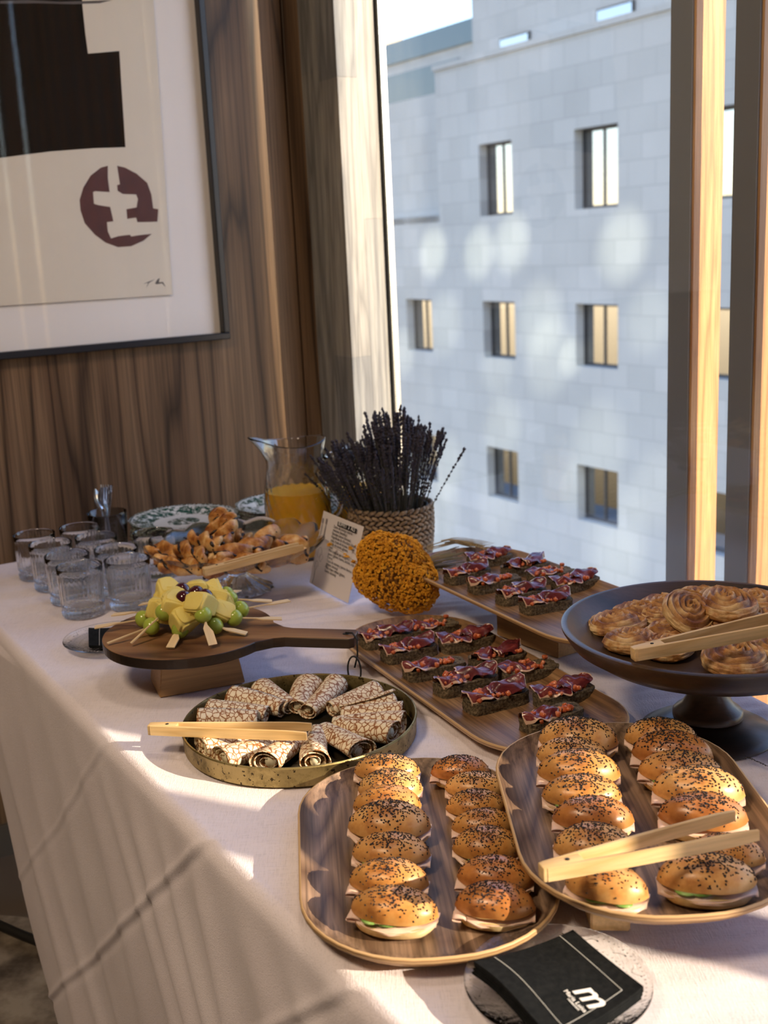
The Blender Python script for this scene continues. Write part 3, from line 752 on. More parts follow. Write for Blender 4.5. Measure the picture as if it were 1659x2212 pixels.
# ------------------------------------------------------------------ seeded rolls
def bun(seed, dark=False, seeds=290, L=.048, gape=.006):
    r = random.Random(seed)
    t = thing('seeded_roll', 'roll', 'bread roll')
    Wd = .0305*r.uniform(.95, 1.06); H = .0265*r.uniform(.94, 1.08); lean = r.uniform(-.25, .25)
    off = r.uniform(0, 99)
    def wid(u): return (max(1-abs(u)**2.15, 0))**.66
    def topf(a, b):       # a along, b around the dome
        u = -1+2*a; th = PI*b; w = wid(u)
        nn = 1+.05*nz(u*1.6, math.cos(th)*1.2, off)+.02*nz(u*6, th*3, off)
        x = u*L; y = -math.cos(th)*Wd*w*nn; z = math.sin(th)**.85*H*(w**.75)*nn
        return (x, y*(1+.04*math.sin(u*3+lean)), .0190+z+gape*.5*(1-.6*abs(u))*(y < 0)*(-y/Wd))
    V, F = gridf(topf, 30, 18)
    n = len(V)
    # underside of the lid
    def undf(a, b):
        u = -1+2*a; w = wid(u); y = (-1+2*b)*Wd*w*.99
        return (u*L*.995, y, .0187+gape*.5*(1-.6*abs(u))*(y < 0)*(-y/Wd))
    V2, F2 = gridf(undf, 30, 6)
    mb = MB().add(V, F).add(V2, [f[::-1] for f in F2], 1)
    top = mb.build('lid', ['bun_crust_dark' if dark else 'bun_crust', 'bun_base'], t)
    def botf(a, b):
        u = -1+2*a; th = PI*b; w = wid(u)*1.0
        nn = 1+.05*nz(u*1.6, math.cos(th), off+7)
        return (u*L*.99, -math.cos(th)*Wd*1.07*w*nn, .0142-math.sin(th)**.55*.0142*min(w*1.5, 1))
    V, F = gridf(botf, 26, 12); V2, F2 = gridf(lambda a, b: ((-1+2*a)*L*.975, (-1+2*b)*Wd*wid(-1+2*a), .0144+.0006*nz(a*9, b*9, off)), 26, 6)
    MB().add(V, [f[::-1] for f in F]).add(V2, F2).build('base', 'bun_base', t)
    # folded slice of turkey ham
    def hamf(a, b):
        u = -1+2*a; v = -1+2*b
        y = v*Wd*(1.03+.05*math.sin(u*5+seed*2)); x = u*L*.97
        w = wid(u*.96)
        yy = y*max(w, .35)
        z = .0164+.0014*math.sin(u*7+seed)+.0012*nz(u*4, v*3, off)
        if v < -.75: z -= .003*(abs(v)-.75)*4*(1+.6*math.sin(u*9+seed)); 
        return (x*1.02, yy-.001, z)
    V, F = gridf(hamf, 26, 10)
    n = len(V); V2 = [(x, y, z-.0014) for x, y, z in V]
    MB().add(V, F).add(V2, [f[::-1] for f in F]).build('ham_slice', 'turkey_ham', t)
    # curl of ham poking out of one end
    s = r.choice((-1, 1)); r0 = r.random()
    def curl(a, b):
        w = 2*PI*b*.8; return (-L*.92+.010*math.cos(w)*s*.0+.008*math.cos(w)+.004, -Wd*(.2+.5*r0)+.018*(a-.5), .0160+.0024*math.sin(w))
    V, F = gridf(curl, 6, 12); V = [(x*(1), y, z) for x, y, z in V]
    V2 = [(x*1.0, y, z+.0009) for x, y, z in V]
    if seed % 2: MB().add(V, F).add(V2, [f[::-1] for f in F]).build('ham_curl', 'turkey_ham', t)
    if r.random() < .75:
        mb = MB()
        for k in range(3):
            cx = r.uniform(-.5, .5)*L; V, F = lathe([(0, -.0012), (.0105, -.0012), (.0115, 0), (.0105, .0012), (0, .0012)], 16, caps=False)
            mb.add(V, F, 0, Matrix.Translation((cx, -Wd*.62, .0180+.0004*k)) @ Matrix.Rotation(r.uniform(-.12, .12), 4, 'Y') @ Matrix.Rotation(-.12, 4, 'X'))
        mb.build('cucumber_slice', 'cucumber', t)
    # poppy seeds
    mb = MB(); k = 0
    cx = r.uniform(-.15, .15)
    while k < seeds:
        a = min(max(.5+cx*.5+r.gauss(0, .21), .04), .96); b = min(max(r.gauss(.47, .17), .06), .94)
        x, y, z = topf(a, b); x2, y2, z2 = topf(min(a+.01, 1), b); x3, y3, z3 = topf(a, min(b+.01, 1))
        nn = (Vector((x2-x, y2-y, z2-z)).cross(Vector((x3-x, y3-y, z3-z))))
        if nn.length == 0: continue
        nn.normalize(); q = nn.to_track_quat('Z', 'Y').to_matrix().to_4x4()
        if nn.z < 0: nn = -nn
        sc_ = r.uniform(.0008, .00115)
        M = Matrix.Translation(Vector((x, y, z))+nn*.0003) @ q @ Matrix.Rotation(r.uniform(0, 6.3), 4, 'Z') @ Matrix.Diagonal((sc_*1.5, sc_, sc_*.8, 1))
        mb.add(*OCT, 0, M); k += 1
    s = mb.build('poppy_seeds', 'poppy_seed', t); s['kind'] = 'stuff'
    return t
BUNS = [bun(1), bun(2, False, 400), bun(3, True, 300), bun(4, False, 330), bun(5, True, 380), bun(6, False, 120), bun(7, False, 300)]
used = set()
def put(protos, k, label, loc, rot, group, scale=None):
    p = protos[k % len(protos)]
    o = p if id(p) not in used and not used.add(id(p)) else copy_tree(p)
    return place(o, label, loc, rot, group, scale)
ordn = ['rearmost', 'second from the back', 'third from the back', 'fourth from the back', 'fifth from the back', 'sixth from the back', 'frontmost']
def rolls(px, side, traylab, z, variants, wpx, rots, tilt):
    for i, (x, y) in enumerate(px):
        p = at(x, y, z+.020)
        d = np.linalg.norm(p-CP); L = wpx[i]*d/FPX/2
        s = L/.048*1.0
        v = variants[i]
        kind = ['golden poppy seed', 'densely seeded', 'dark brown seeded', 'pale golden seeded', 'brown seeded', 'nearly seedless tan', 'golden seeded'][v % 7]
        put(BUNS, v, f'{kind} roll, {ordn[i]}, {side} row of the {traylab}', (p[0], p[1], z), (R(tilt[i]), 0, R(rots[i])), 'rolls on the '+traylab, (s, min(s, 1.04)*.98, min(s, 1.03)))
zt1, zt2 = ZB1+.0052, ZB2+.0052
rolls([(836, 1662), (843, 1697), (836, 1733), (841, 1784), (845, 1840), (840, 1900), (852, 1964)], 'left', 'left walnut tray', zt1, [3, 1, 5, 1, 3, 0, 6],
      [142, 138, 145, 176, 166, 168, 186], [-8, -6, -4, -6, -8, -9, -16], [0, 6, 6, 0, 0, 0, 0])
rolls([(994, 1661), (1027, 1693), (1028, 1735), (1044, 1777), (1052, 1822), (1070, 1888), (1069, 1950)], 'right', 'left walnut tray', zt1, [4, 3, 1, 0, 1, 2, 4],
      [126, 130, 128, 134, 146, 160, 166], [-6, -6, -2, -3, -5, -12, -10], [0, 5, 0, 0, 5, 5, 0])
rolls([(1249, 1600), (1236, 1628), (1250, 1668), (1256, 1713), (1281, 1764), (1282, 1824), (1310, 1912)], 'left', 'right walnut tray', zt2, [1, 3, 0, 3, 2, 1, 5],
      [166, 150, 172, 165, 168, 166, 172], [-14, -10, -10, -6, -10, -6, -24], [0, 5, 4, 4, 3, 3, 0])
rolls([(1428, 1594), (1452, 1627), (1470, 1666), (1508, 1710), (1518, 1762), (1570, 1838), (1526, 1898)], 'right', 'right walnut tray', zt2, [1, 4, 6, 0, 2, 0, 3],
      [150, 165, 170, 184, 178, 150, 196], [-14, -16, -16, -14, -12, -20, -8], [0, 5, 5, 4, 4, 0, 0])

# ------------------------------------------------------------------ bamboo tongs
def tongs(label, hinge, tip, z0, z1, spread=.035, L=None, roll=0, group='bamboo serving tongs', arm_h=.014):
    h = Vector((*hinge[:2], z0)); e = Vector((*tip[:2], z1)); d = e-h; L = L or d.length
    o = thing('serving_tongs', label, 'tongs', h)
    o.rotation_euler = (d.to_track_quat('Y', 'Z') @ Vector((0, 1, 0)).rotation_difference(Vector((0, 1, 0)))).to_euler()
    th = .0052
    for s in (-1, 1):
        def f(a, b, s=s):
            y = .004+a*(L-.004); off = s*(.0045+spread*.5*(a**.9)*(1-.12*a*a))
            w = 2*PI*b
            tp = 1-.25*max(0, (a-.85)/.15)**2
            hx = th*.5*(1-.25*a); hz = arm_h*.5*tp
            cx, cz = math.cos(w), math.sin(w)
            k = 1/max(abs(cx), abs(cz)); k = k**.75
            return (off+hx*cx*k, y, hz*cz*k)
        V, F = gridf(f, 26, 16, cv=True); F.append(tuple(range(16))); F.append(tuple(range(25*16, 26*16))[::-1])
        MB().add(V, [g[::-1] for g in F]).build('arm', 'bamboo', o, auto=50)
    V, F = boxv(-.0065, .0065, 0, .040, -arm_h*.5, arm_h*.5, .0015, 2)
    MB().add(V, F).build('hinge_block', 'bamboo', o, auto=40)
    V, F = lathe([(0, arm_h*.5+.0004), (.0022, arm_h*.5+.0004), (.0022, arm_h*.5-.002), (0, arm_h*.5-.002)], 14, caps=False)
    MB().add([(x, y+.026, z) for x, y, z in V], F).build('pin', 'gap_black', o)
    return o
tongs('bamboo tongs lying across rolls on the right sandwich tray', at(1168, 1885, zt2+.058), at(1612, 1782, zt2+.064), zt2+.058, zt2+.064, .034)
tongs('bamboo tongs resting on the rim of the brass pancake tray', at(322, 1574, ZT+.038), at(668, 1580, ZT+.041), ZT+.038, ZT+.041, .022)

# ------------------------------------------------------------------ ham toasts
def toast(seed):
    r = random.Random(seed); t = thing('ham_toast', 'toast', 'toast')
    L, Wd, H = .046*r.uniform(.97, 1.05), .0195, .0165
    off = seed*3.1
    bm = bmesh.new(); bmesh.ops.create_cube(bm, size=2); bmesh.ops.subdivide_edges(bm, edges=bm.edges[:], cuts=7, use_grid_fill=True)
    for v in bm.verts:
        x, y, z = v.co; k = 1-.10*(abs(x)**6)*(abs(y)**4)
        v.co = Vector((x*L*k, y*Wd*k*(1-.08*(x > .9)), (z+1)*.5*H))
        n_ = .0020*nz(v.co.x*220, v.co.y*220, v.co.z*220+off)
        v.co += Vector((n_*(abs(x) > .9), n_*(abs(y) > .9)*1.2, n_*(z > .9)))
    me = bpy.data.meshes.new('bread'); bm.to_mesh(me); bm.free(); me.materials.append(MATS['rye_bread'])
    me.polygons.foreach_set('use_smooth', [True]*len(me.polygons)); me.set_sharp_from_angle(angle=R(55)); link('bread', me, t)
    for k in range(22):
        s_ = r.uniform(.0028, .0048); V, F = boxv(-s_, s_, -s_*.8, s_*.8, -s_*.7, s_*.7, s_*.25)
        x = r.uniform(-.84, .84)*L; y = r.uniform(-.95, .8)*Wd
        mb = MB().add(V, F, 0, Matrix.Translation((x, y, H+s_*.6+r.uniform(0, .003))) @ Matrix.Rotation(r.uniform(0, 6), 4, Vector((r.random(), r.random(), r.random()+.1))))
        mb.build('tomato_cube', 'tomato_dice', t)
    # draped, rumpled slices of cured ham
    for q in ((0, 1) if seed % 3 else (0,)):
        ph = r.uniform(0, 6); x0 = (-.48 if q == 0 else .36)*L; hl = L*(.62 if q == 0 else .66); yaw = r.uniform(-.35, .35); up = r.uniform(.2, 1)
        def f(a, b):
            u = -1+2*a; v = -1+2*b
            x = u*hl*(1+.14*nz(v*2, seed, q))*(1-.22*v*v*(.6+nz(seed, u*2, 3))); y = v*Wd*(1-.35*abs(u)**3)*(.88+.35*nz(u*2, q, off))+.004*math.sin(u*2+ph)
            z = H+.0085+.0035*q+.0042*nz(u*2.2+off, v*1.6, q)+.0028*math.sin(u*4.2+ph+v*1.4)
            z -= .0075*max(0, abs(v)-.62)/.38*(1+.5*math.sin(u*3+ph))
            z += .010*up*max(0, u*(1 if q else -1)-.5)**1.4
            xx = x*math.cos(yaw)-y*math.sin(yaw); yy = x*math.sin(yaw)+y*math.cos(yaw)
            return (x0+xx, yy*1.0, max(z, H*.55))
        nu, nv = 26, 14
        V, F = gridf(f, nu, nv)
        me = MB().add(V, F).add([(x, y, z-.0008) for x, y, z in V], [g[::-1] for g in F]).mesh('ham_slice', 'cured_ham')
        uv = me.uv_layers.new(name='UVMap'); n_ = nu*nv
        for lp in me.loops:
            vi = lp.vertex_index % n_; i, j = divmod(vi, nv); a = i/(nu-1); b = j/(nv-1)
            uv.data[lp.index].uv = (a, max(abs(2*b-1) if b > .5 or q == 0 else abs(2*b-1)*.8, abs(2*a-1)*.93))
        link('ham_slice', me, t)
    return t
TOAST = [toast(s) for s in (11, 12, 13, 14, 15, 16)]
zh1, zh2 = ZB1+.0052, ZB4+.0052
h1 = [(835, 1380), (934, 1360), (884, 1409), (1008, 1388), (938, 1446), (1074, 1424), (1006, 1477), (1142, 1452), (1072, 1512), (1218, 1502), (1192, 1552)]
lab1 = ['at the far left end of the low ham tray', 'by the rear rim of the low ham tray', 'left in the second row of the low ham tray', 'right in the second row of the low ham tray',
        'left in the third row of the low ham tray', 'right in the third row of the low ham tray', 'left in the fourth row of the low ham tray', 'right in the fourth row of the low ham tray',
        'left in the fifth row of the low ham tray', 'right in the fifth row of the low ham tray', 'frontmost on the low ham tray, behind the seeded rolls']
look = ['dark rye toast with ham, ', 'rye toast with curled ham, ', 'rye toast with wide pale-edged ham, ']
for i, (x, y) in enumerate(h1):
    p = at(x, y, zh1+.008)
    put(TOAST, i, look[i % 2*1]+lab1[i], (p[0], p[1], zh1), R(26+rnd.uniform(-5, 6)), 'ham toasts on the low tray', rnd.uniform(.97, 1.06))
h2 = [(1010, 1243), (1058, 1210), (1068, 1262), (1134, 1228), (1126, 1286), (1190, 1244), (1180, 1306), (1243, 1262)]
lab2 = ['at the left end of the raised ham tray', 'farthest back on the raised ham tray', 'second from left, near row of the raised tray', 'second from left, rear row of the raised tray',
        'third from left, near row of the raised tray', 'third from left, rear row of the raised tray', 'ending the near row of the raised tray', 'ending the rear row of the raised tray']
for i, (x, y) in enumerate(h2):
    p = at(x, y, zh2+.008)
    put(TOAST, i+2, 'dark rye ham toast '+lab2[i], (p[0], p[1], zh2), R(27+rnd.uniform(-5, 6)), 'ham toasts on the raised tray', rnd.uniform(.94, 1.0))

# ------------------------------------------------------------------ brass tray of rolled pancakes
bc = (at(640, 1690, ZT)+np.array([0, .158, 0]))
BC = np.array([-.128, 1.458, ZT])
bt = thing('brass_tray', 'round aged brass tray with low upright rim holding rolled pancakes', 'tray', BC)
rim = .158
V, F = lathe([(0, .0015), (rim-.002, .0015), (rim-.0022, .0255), (rim-.0012, .028), (rim+.0006, .028), (rim+.0016, .0262), (rim+.0003, .024), (rim, .002), (rim-.004, 0), (0, 0)], 96, caps=False,
             rf=lambda a, j, r, z: 1+.004*math.sin(a*2+1)*(z > .01)+.002*math.sin(a*5))
MB().add(V, F).build('rim', 'aged_brass', bt, auto=50)
V, F = lathe([(0, .0022), (rim-.003, .0022), (rim-.003, .0018), (0, .0018)], 64, caps=False); MB().add(V, F).build('tray_floor', 'tray_floor', bt)
def pancake(seed, L=.10):
    r = random.Random(seed); t = thing('rolled_pancake', 'pancake', 'pancake'); off = seed*1.7
    turns = 2.35; nth = 58; ph0 = r.uniform(0, 6)
    def f(a, b):
        y = (a-.5)*L; th = turns*2*PI*b
        R_ = (.0050+.0120*b**.8)*(1.10-.32*a)*(1+.05*nz(a*3, th*.7, off))
        slant = .006*(b-.5)*(1 if a > .5 else -1)*min(1, abs(a-.5)*4)
        x = R_*math.cos(th+ph0+a*.3)*1.12; z = R_*math.sin(th+ph0+a*.3)*.86
        return (x+.004*math.sin(a*3+off), y+slant+.0015*nz(th, a*4, off), z+.0125)
    V, F = gridf(f, 22, nth)
    V2 = []
    for i in range(22):
        cx = sum(V[i*nth+k][0] for k in range(nth))/nth; cz = .0125
        for k in range(nth):
            x, y, z = V[i*nth+k]; d = Vector((x-cx, 0, z-cz)); d.normalize(); V2.append((x-d.x*.0012, y, z-d.z*.0012))
    mb = MB().add(V, F).add(V2, [g[::-1] for g in F])
    n = 22*nth
    for i in (0, 21):
        for k in range(nth-1): a, b = i*nth+k, i*nth+k+1; mb.f.append((a, b, b+n, a+n)); mb.m.append(0)
    for i in range(21): a = i*nth+nth-1; b = a+nth; mb.f.append((a, b, b+n, a+n)); mb.m.append(0)
    mb.build('pancake_sheet', 'crepe', t)
    V, F = tube([(.0, -L*.46, .0125), (.001, 0, .0125), (0, L*.46, .0125)], lambda s: .0055*(1.15-.3*s), 10)
    MB().add(V, F).build('cream_filling', 'crepe_filling', t)
    return t
PAN = [pancake(s) for s in (1, 2, 3, 4, 5)]
c7 = lambda x, y: (310+x/2.765, 1430+y/2.765)
cr = [((400, 285), (725, 335)), ((500, 205), (790, 285)), ((675, 160), (880, 270)), ((985, 140), (925, 270)), ((1185, 110), (995, 280)), ((1385, 185), (1130, 285)), ((1505, 232), (1195, 312)),
      ((1590, 295), (1235, 335)), ((1595, 370), (1195, 385)), ((1500, 450), (1190, 405)), ((1290, 540), (1105, 420)), ((1025, 600), (1040, 440)), ((745, 605), (920, 465)), ((460, 575), (800, 490)),
      ((345, 515), (640, 480)), ((300, 465), (520, 455)), ((315, 352), (600, 365))]
where = ['second above the tongs on the left side', 'upper left, third clockwise from the tongs', 'upper left, pointing to the centre', 'short one at the far rear centre', 'longest one at the rear beside the cord', 'rear right, its open end showing',
         'right side, second below the rear', 'right side, almost level', 'right side, upper of an overlapping pair', 'right side, lower broad one of an overlapping pair', 'front right slanting one', 'front centre one pointing straight back',
         'front, left of centre and slanting right', 'front left, largest under the tongs tips', 'left front, second below the tongs', 'left, directly below the tongs', 'left, mostly hidden just above the tongs']
for i, (a, b) in enumerate(cr):
    pa = at(*c7(*a), ZT+.020); pb = at(*c7(*b), ZT+.012); d = pb-pa; Ln = np.linalg.norm(d[:2]); m = (pa+pb)/2
    zz = .0035+(.006 if i in (9,) else 0); Ln = min(max(Ln, .078), .115)
    # keep within the rim
    u = d[:2]/np.linalg.norm(d[:2]); ctr = m[:2]-BC[:2]; outer = ctr-u*Ln/2
    ro = np.linalg.norm(outer)
    if ro > rim-.016: ctr = ctr*(1)+u*(ro-(rim-.016))
    ang = math.atan2(d[1], d[0])-PI/2
    put(PAN, i, 'rolled lacy pancake in the brass tray, '+where[i], (BC[0]+ctr[0], BC[1]+ctr[1], ZT+zz), (R(-3), 0, ang), 'rolled pancakes in the brass tray', (1.1, Ln/.10, 1.1))

# ------------------------------------------------------------------ pedestal dish with spiral pastries
PD = np.array([.414, 1.41, ZT]); ZR_ = .150
ped = thing('pedestal_dish', 'dark turned wood pedestal dish piled with spiral pastries at the right', 'dish', PD)
RO = .190
MB().add(*lathe([(0, .012+ZR_-.045), (.05, ZR_-.033), (.12, ZR_-.031), (.148, ZR_-.026), (.165, ZR_-.014), (.181, ZR_+.0005), (.1855, ZR_+.002), (RO, ZR_), (.1895, ZR_-.004), (.178, ZR_-.022), (.150, ZR_-.040), (.10, ZR_-.050), (.035, ZR_-.054), (.026, ZR_-.056)], 96, caps=False)).build('bowl', 'dark_acacia', ped, auto=60)
MB().add(*lathe([(.028, ZR_-.052), (.0235, ZR_-.062), (.021, .072), (.024, .056), (.033, .040), (.043, .032), (.0455, .029), (.0455, .0235), (.042, .021), (.02, .020)], 64)).build('stem', 'dark_acacia', ped, auto=50)
MB().add(*lathe([(.02, .0235), (.045, .0215), (.062, .015), (.078, .0075), (.0875, .002), (.088, 0), (0, 0)], 80, caps=False)).build('foot', 'dark_acacia', ped, auto=60)
def spiral(seed):
    r = random.Random(seed); off = seed*2.3; Rd = .0375; pitch = .0082
    nr, na = 44, 96; V = []; val = []
    for i in range(nr):
        q = i/(nr-1)
        for k in range(na):
            a = 2*PI*k/na
            if q <= .62:      # top
                rr = q/.62*Rd*.93
                s = ((rr/pitch)+a/(2*PI)+.18*nz(rr*60, a, off)) % 1
                ridge = abs(2*s-1)**.7
                dome = .026*(1-(rr/Rd)**3*.45)+.004*nz(rr*40, a*1.2, off)
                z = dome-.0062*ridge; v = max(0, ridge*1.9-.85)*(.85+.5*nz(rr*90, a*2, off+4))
                V.append((rr*math.cos(a), rr*math.sin(a), z)); val.append(min(max(v, 0), 1))
            else:
                w = (q-.62)/.38; th = w*PI/2
                rr = Rd*(.93+.09*math.sin(w*PI))+.0015*nz(a*4, w*5, off); z0_ = .026*(1-.93**3*.45)
                z = z0_*(1-w)*(1-.0)
                V.append((rr*math.cos(a)*(1-.08*(w > .9)), rr*math.sin(a)*(1-.08*(w > .9)), max(z+.0006*math.sin(w*24), 0))); val.append(.25*max(0, math.sin(w*24+a*3)))
    F = []
    for i in range(nr-1):
        for k in range(na): F.append((i*na+k, (i+1)*na+k, (i+1)*na+(k+1) % na, i*na+(k+1) % na))
    F.append(tuple((nr-1)*na+k for k in range(na))[::-1])
    e_ = r.uniform(.9, 1.1); V = [(x*e_*(1+.04*math.sin(y*90)), y/e_, z) for x, y, z in V]
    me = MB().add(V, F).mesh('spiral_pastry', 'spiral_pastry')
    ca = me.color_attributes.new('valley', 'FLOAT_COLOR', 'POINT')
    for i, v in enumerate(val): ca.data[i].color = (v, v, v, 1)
    return me
SPM = [spiral(s) for s in (1, 2, 3, 4)]
c5 = lambda x, y: (1240+x/3.96, 1240+y/3.96)
zb = ZT+ZR_-.030
sp = [((400, 258), .0, 0, 0, 1, 'at the left rear of the heap'), ((330, 395), .0, 0, 0, 1, 'at the far left of the heap'), ((495, 545), .0, 4, 0, 1, 'nearest on the left, lilac-brown with a hole'), ((735, 205), .004, 0, 0, 1, 'rear, left of centre'),
      ((690, 320), .002, -8, 10, .8, 'small one low in the middle left'), ((960, 275), .030, -26, 16, 1, 'steeply tilted on top of the heap'), ((850, 450), .002, -14, 6, 1, 'dark crusty one below the tilted pastry'), ((1080, 165), .012, 0, 0, 1, 'rear centre of the heap'),
      ((1300, 230), .032, -6, 0, 1.12, 'largest on top of the heap'), ((1560, 205), .014, 0, 0, 1, 'rear right of the heap'), ((1500, 365), .012, -6, 0, 1.05, 'flat dark one under the topmost'), ((1270, 440), .004, 0, 0, 1, 'behind the tongs, centre right'),
      ((800, 590), .0, 0, 0, .95, 'front, half hidden by the tongs'), ((1380, 700), .0, 10, 0, 1.15, 'frontmost, below the tongs arm'), ((1700, 330), .004, 0, 0, 1, 'at the right edge of the photograph, rear'), ((1760, 620), 0, 0, 0, 1, 'at the right edge of the photograph, front'), ((1720, 470), .004, 0, 0, 1, 'right edge of the photograph, middle')]
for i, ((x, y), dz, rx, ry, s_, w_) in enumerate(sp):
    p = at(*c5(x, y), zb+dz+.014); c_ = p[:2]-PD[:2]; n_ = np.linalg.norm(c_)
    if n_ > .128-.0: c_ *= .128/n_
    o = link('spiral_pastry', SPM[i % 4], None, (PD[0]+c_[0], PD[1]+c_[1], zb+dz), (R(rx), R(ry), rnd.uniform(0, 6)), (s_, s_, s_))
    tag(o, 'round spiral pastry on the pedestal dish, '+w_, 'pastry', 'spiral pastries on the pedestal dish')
tongs('bamboo tongs laid across the pedestal dish of spiral pastries', at(1366, 1413, ZT+ZR_+.012), at(1790, 1322, ZT+ZR_+.030), ZT+ZR_+.012, ZT+ZR_+.030, .040, arm_h=.016)

# ------------------------------------------------------------------ fruit skewers on a raised paddle board
ZF = ZT+.062
fb = [at(345, 1508, ZT), at(530, 1475, ZT)]
e = fb[1]-fb[0]; e /= np.linalg.norm(e); nr_ = np.array([-e[1], e[0], 0])
block('flared wooden riser block under the round fruit board', [fb[0], fb[1], fb[1]+nr_*.085, fb[0]+nr_*.085], ZF-.0002, 'block_wood', taper=.14)
BD = np.array([-.312, 1.700, ZF]); BT = .016
bd = thing('paddle_board', 'round dark-edged wooden paddle board with fruit skewers, raised on a block', 'board', BD, -.225)
pts = []; rb = .132; hw = .026
a0 = math.asin(hw/rb)+.16
for k in range(73):
    w = a0+(2*PI-2*a0)*k/72; pts.append((rb*math.cos(w), rb*math.sin(w)))
pts += [(rb*math.cos(a0)+.022, -hw*1.05), (rb+.03, -hw*.84), (.262, -hw*.84), (.268, -hw*.6), (.268, hw*.6), (.262, hw*.84), (rb+.03, hw*.84), (rb*math.cos(a0)+.022, hw*1.05)]
bm = bmesh.new(); vs = [bm.verts.new((x, y, 0)) for x, y in pts]; f = bm.faces.new(vs)
g = bmesh.ops.extrude_face_region(bm, geom=[f]); up = [v for v in g['geom'] if isinstance(v, bmesh.types.BMVert)]
for v in up: v.co.z = BT
bmesh.ops.recalc_face_normals(bm, faces=bm.faces[:])
me = bpy.data.meshes.new('board'); bm.to_mesh(me); bm.free()
me.materials.append(MATS['acacia_board']); me.materials.append(MATS['dark_acacia'])
for p_ in me.polygons:
    if abs(p_.normal.z) < .5: p_.material_index = 1
o = link('board', me, bd); md = o.modifiers.new('b', 'BEVEL'); md.width = .0015; md.segments = 2; md.limit_method = 'ANGLE'
MB().add(*lathe([(0, BT+.0006), (.005, BT+.0006), (.005, BT-.002), (0, BT-.002)], 16, caps=False)).build('hole', 'gap_black', bd).location = (.252, 0, 0)
hx, hy = .252, 0
pth = [(hx, hy, BT+.002), (hx+.012, hy-.006, BT+.004), (hx+.020, hy-.012, BT-.004), (hx+.020, hy-.014, -.012), (hx+.016, hy-.020, -.030), (hx+.020, hy-.034, -.040), (hx+.026, hy-.046, -.046)]
loop = []
for i in range(21):
    w = 2*PI*i/20; loop.append((hx+.018+.010*math.sin(w), hy-.030-.0*w, -.030+.022*math.cos(w)))
mb = MB().add(*tube(pth[:5], .0014, 6)).add(*tube(loop, .0014, 6)).add(*[(lambda v, f: ([(x*.0035+hx+.018, y*.0035+hy-.030, z*.0028-.053) for x, y, z in v], f))(*ico(2))][0])
mb.build('cord', 'cord_black', bd)
zt = ZF+BT
def seg(p0, p1): return Vector((float(p1[0]-p0[0]), float(p1[1]-p0[1]), float(p1[2]-p0[2])))
GR = MB().add(*ico(3)).mesh('green_grape', 'green_grape'); RG = MB().add(*ico(3)).mesh('red_grape', 'red_grape')
def chunk(seed):
    r = random.Random(seed); bm = bmesh.new(); bmesh.ops.create_cube(bm, size=2)
    for v in bm.verts: v.co.x *= (.62 if v.co.y > 0 else 1.1)*r.uniform(.85, 1.12); v.co.z *= r.uniform(.75, 1.05); v.co.y *= r.uniform(.85, 1.15)
    bmesh.ops.bevel(bm, geom=bm.edges[:], offset=.16, segments=2, affect='EDGES'); bmesh.ops.subdivide_edges(bm, edges=bm.edges[:], cuts=3, use_grid_fill=True)
    for v in bm.verts: v.co += v.co.normalized()*(.16*noise.noise(v.co*1.6+Vector((seed, 0, 0)))+.09*noise.noise(v.co*5+Vector((seed, 0, 0))))
    for _ in range(3): bmesh.ops.smooth_vert(bm, verts=bm.verts[:], factor=.5, use_axis_x=True, use_axis_y=True, use_axis_z=True)
    for v in bm.verts: v.co *= 1.08
    me = bpy.data.meshes.new('pineapple_chunk'); bm.to_mesh(me); bm.free(); me.materials.append(MATS['pineapple']); me.polygons.foreach_set('use_smooth', [True]*len(me.polygons)); return me
PCH = [chunk(s) for s in range(5)]
c6 = lambda x, y: (140+x/2.592, 1240+y/2.592)
# paddle end, where the pick enters the fruit, heights, green grapes, pineapple, red
SK = [((425, 170), (540, 150), .020, .030, 0, 'far left rear, paddle pointing up left'),
      ((268, 228), (500, 205), .014, .022, 1, 'left side, third paddle from the front left'),
      ((168, 298), (440, 252), .010, .016, 1, 'left side, paddle reaching over the board edge above the napkin'),
      ((238, 388), (485, 292), .004, .016, 1, 'front left, thin pick end lying on the board'),
      ((370, 388), (555, 215), .006, .040, 1, 'front left, thin pick rising to a high grape'),
      ((590, 412), (645, 312), .003, .016, 1, 'front centre, short paddle pointing at the viewer'),
      ((830, 397), (775, 228), .006, .042, 1, 'front right, broad paddle rising to a high grape'),
      ((1018, 333), (840, 290), .004, .016, 1, 'right front, narrow paddle low on the board'),
      ((1215, 250), (948, 245), .012, .020, 1, 'right side, broad paddle ending over the handle neck'),
      ((1256, 148), (985, 197), .020, .022, 1, 'right side, longest paddle pointing up right'),
      ((1160, 152), (920, 138), .016, .026, 1, 'right rear, paddle half hidden behind another'),
      ((968, 92), (905, 118), .020, .030, 0, 'rear right, only a short pick tip showing')]
ctr = Vector((float(BD[0])+.0, float(BD[1])+.01, zt+.046))
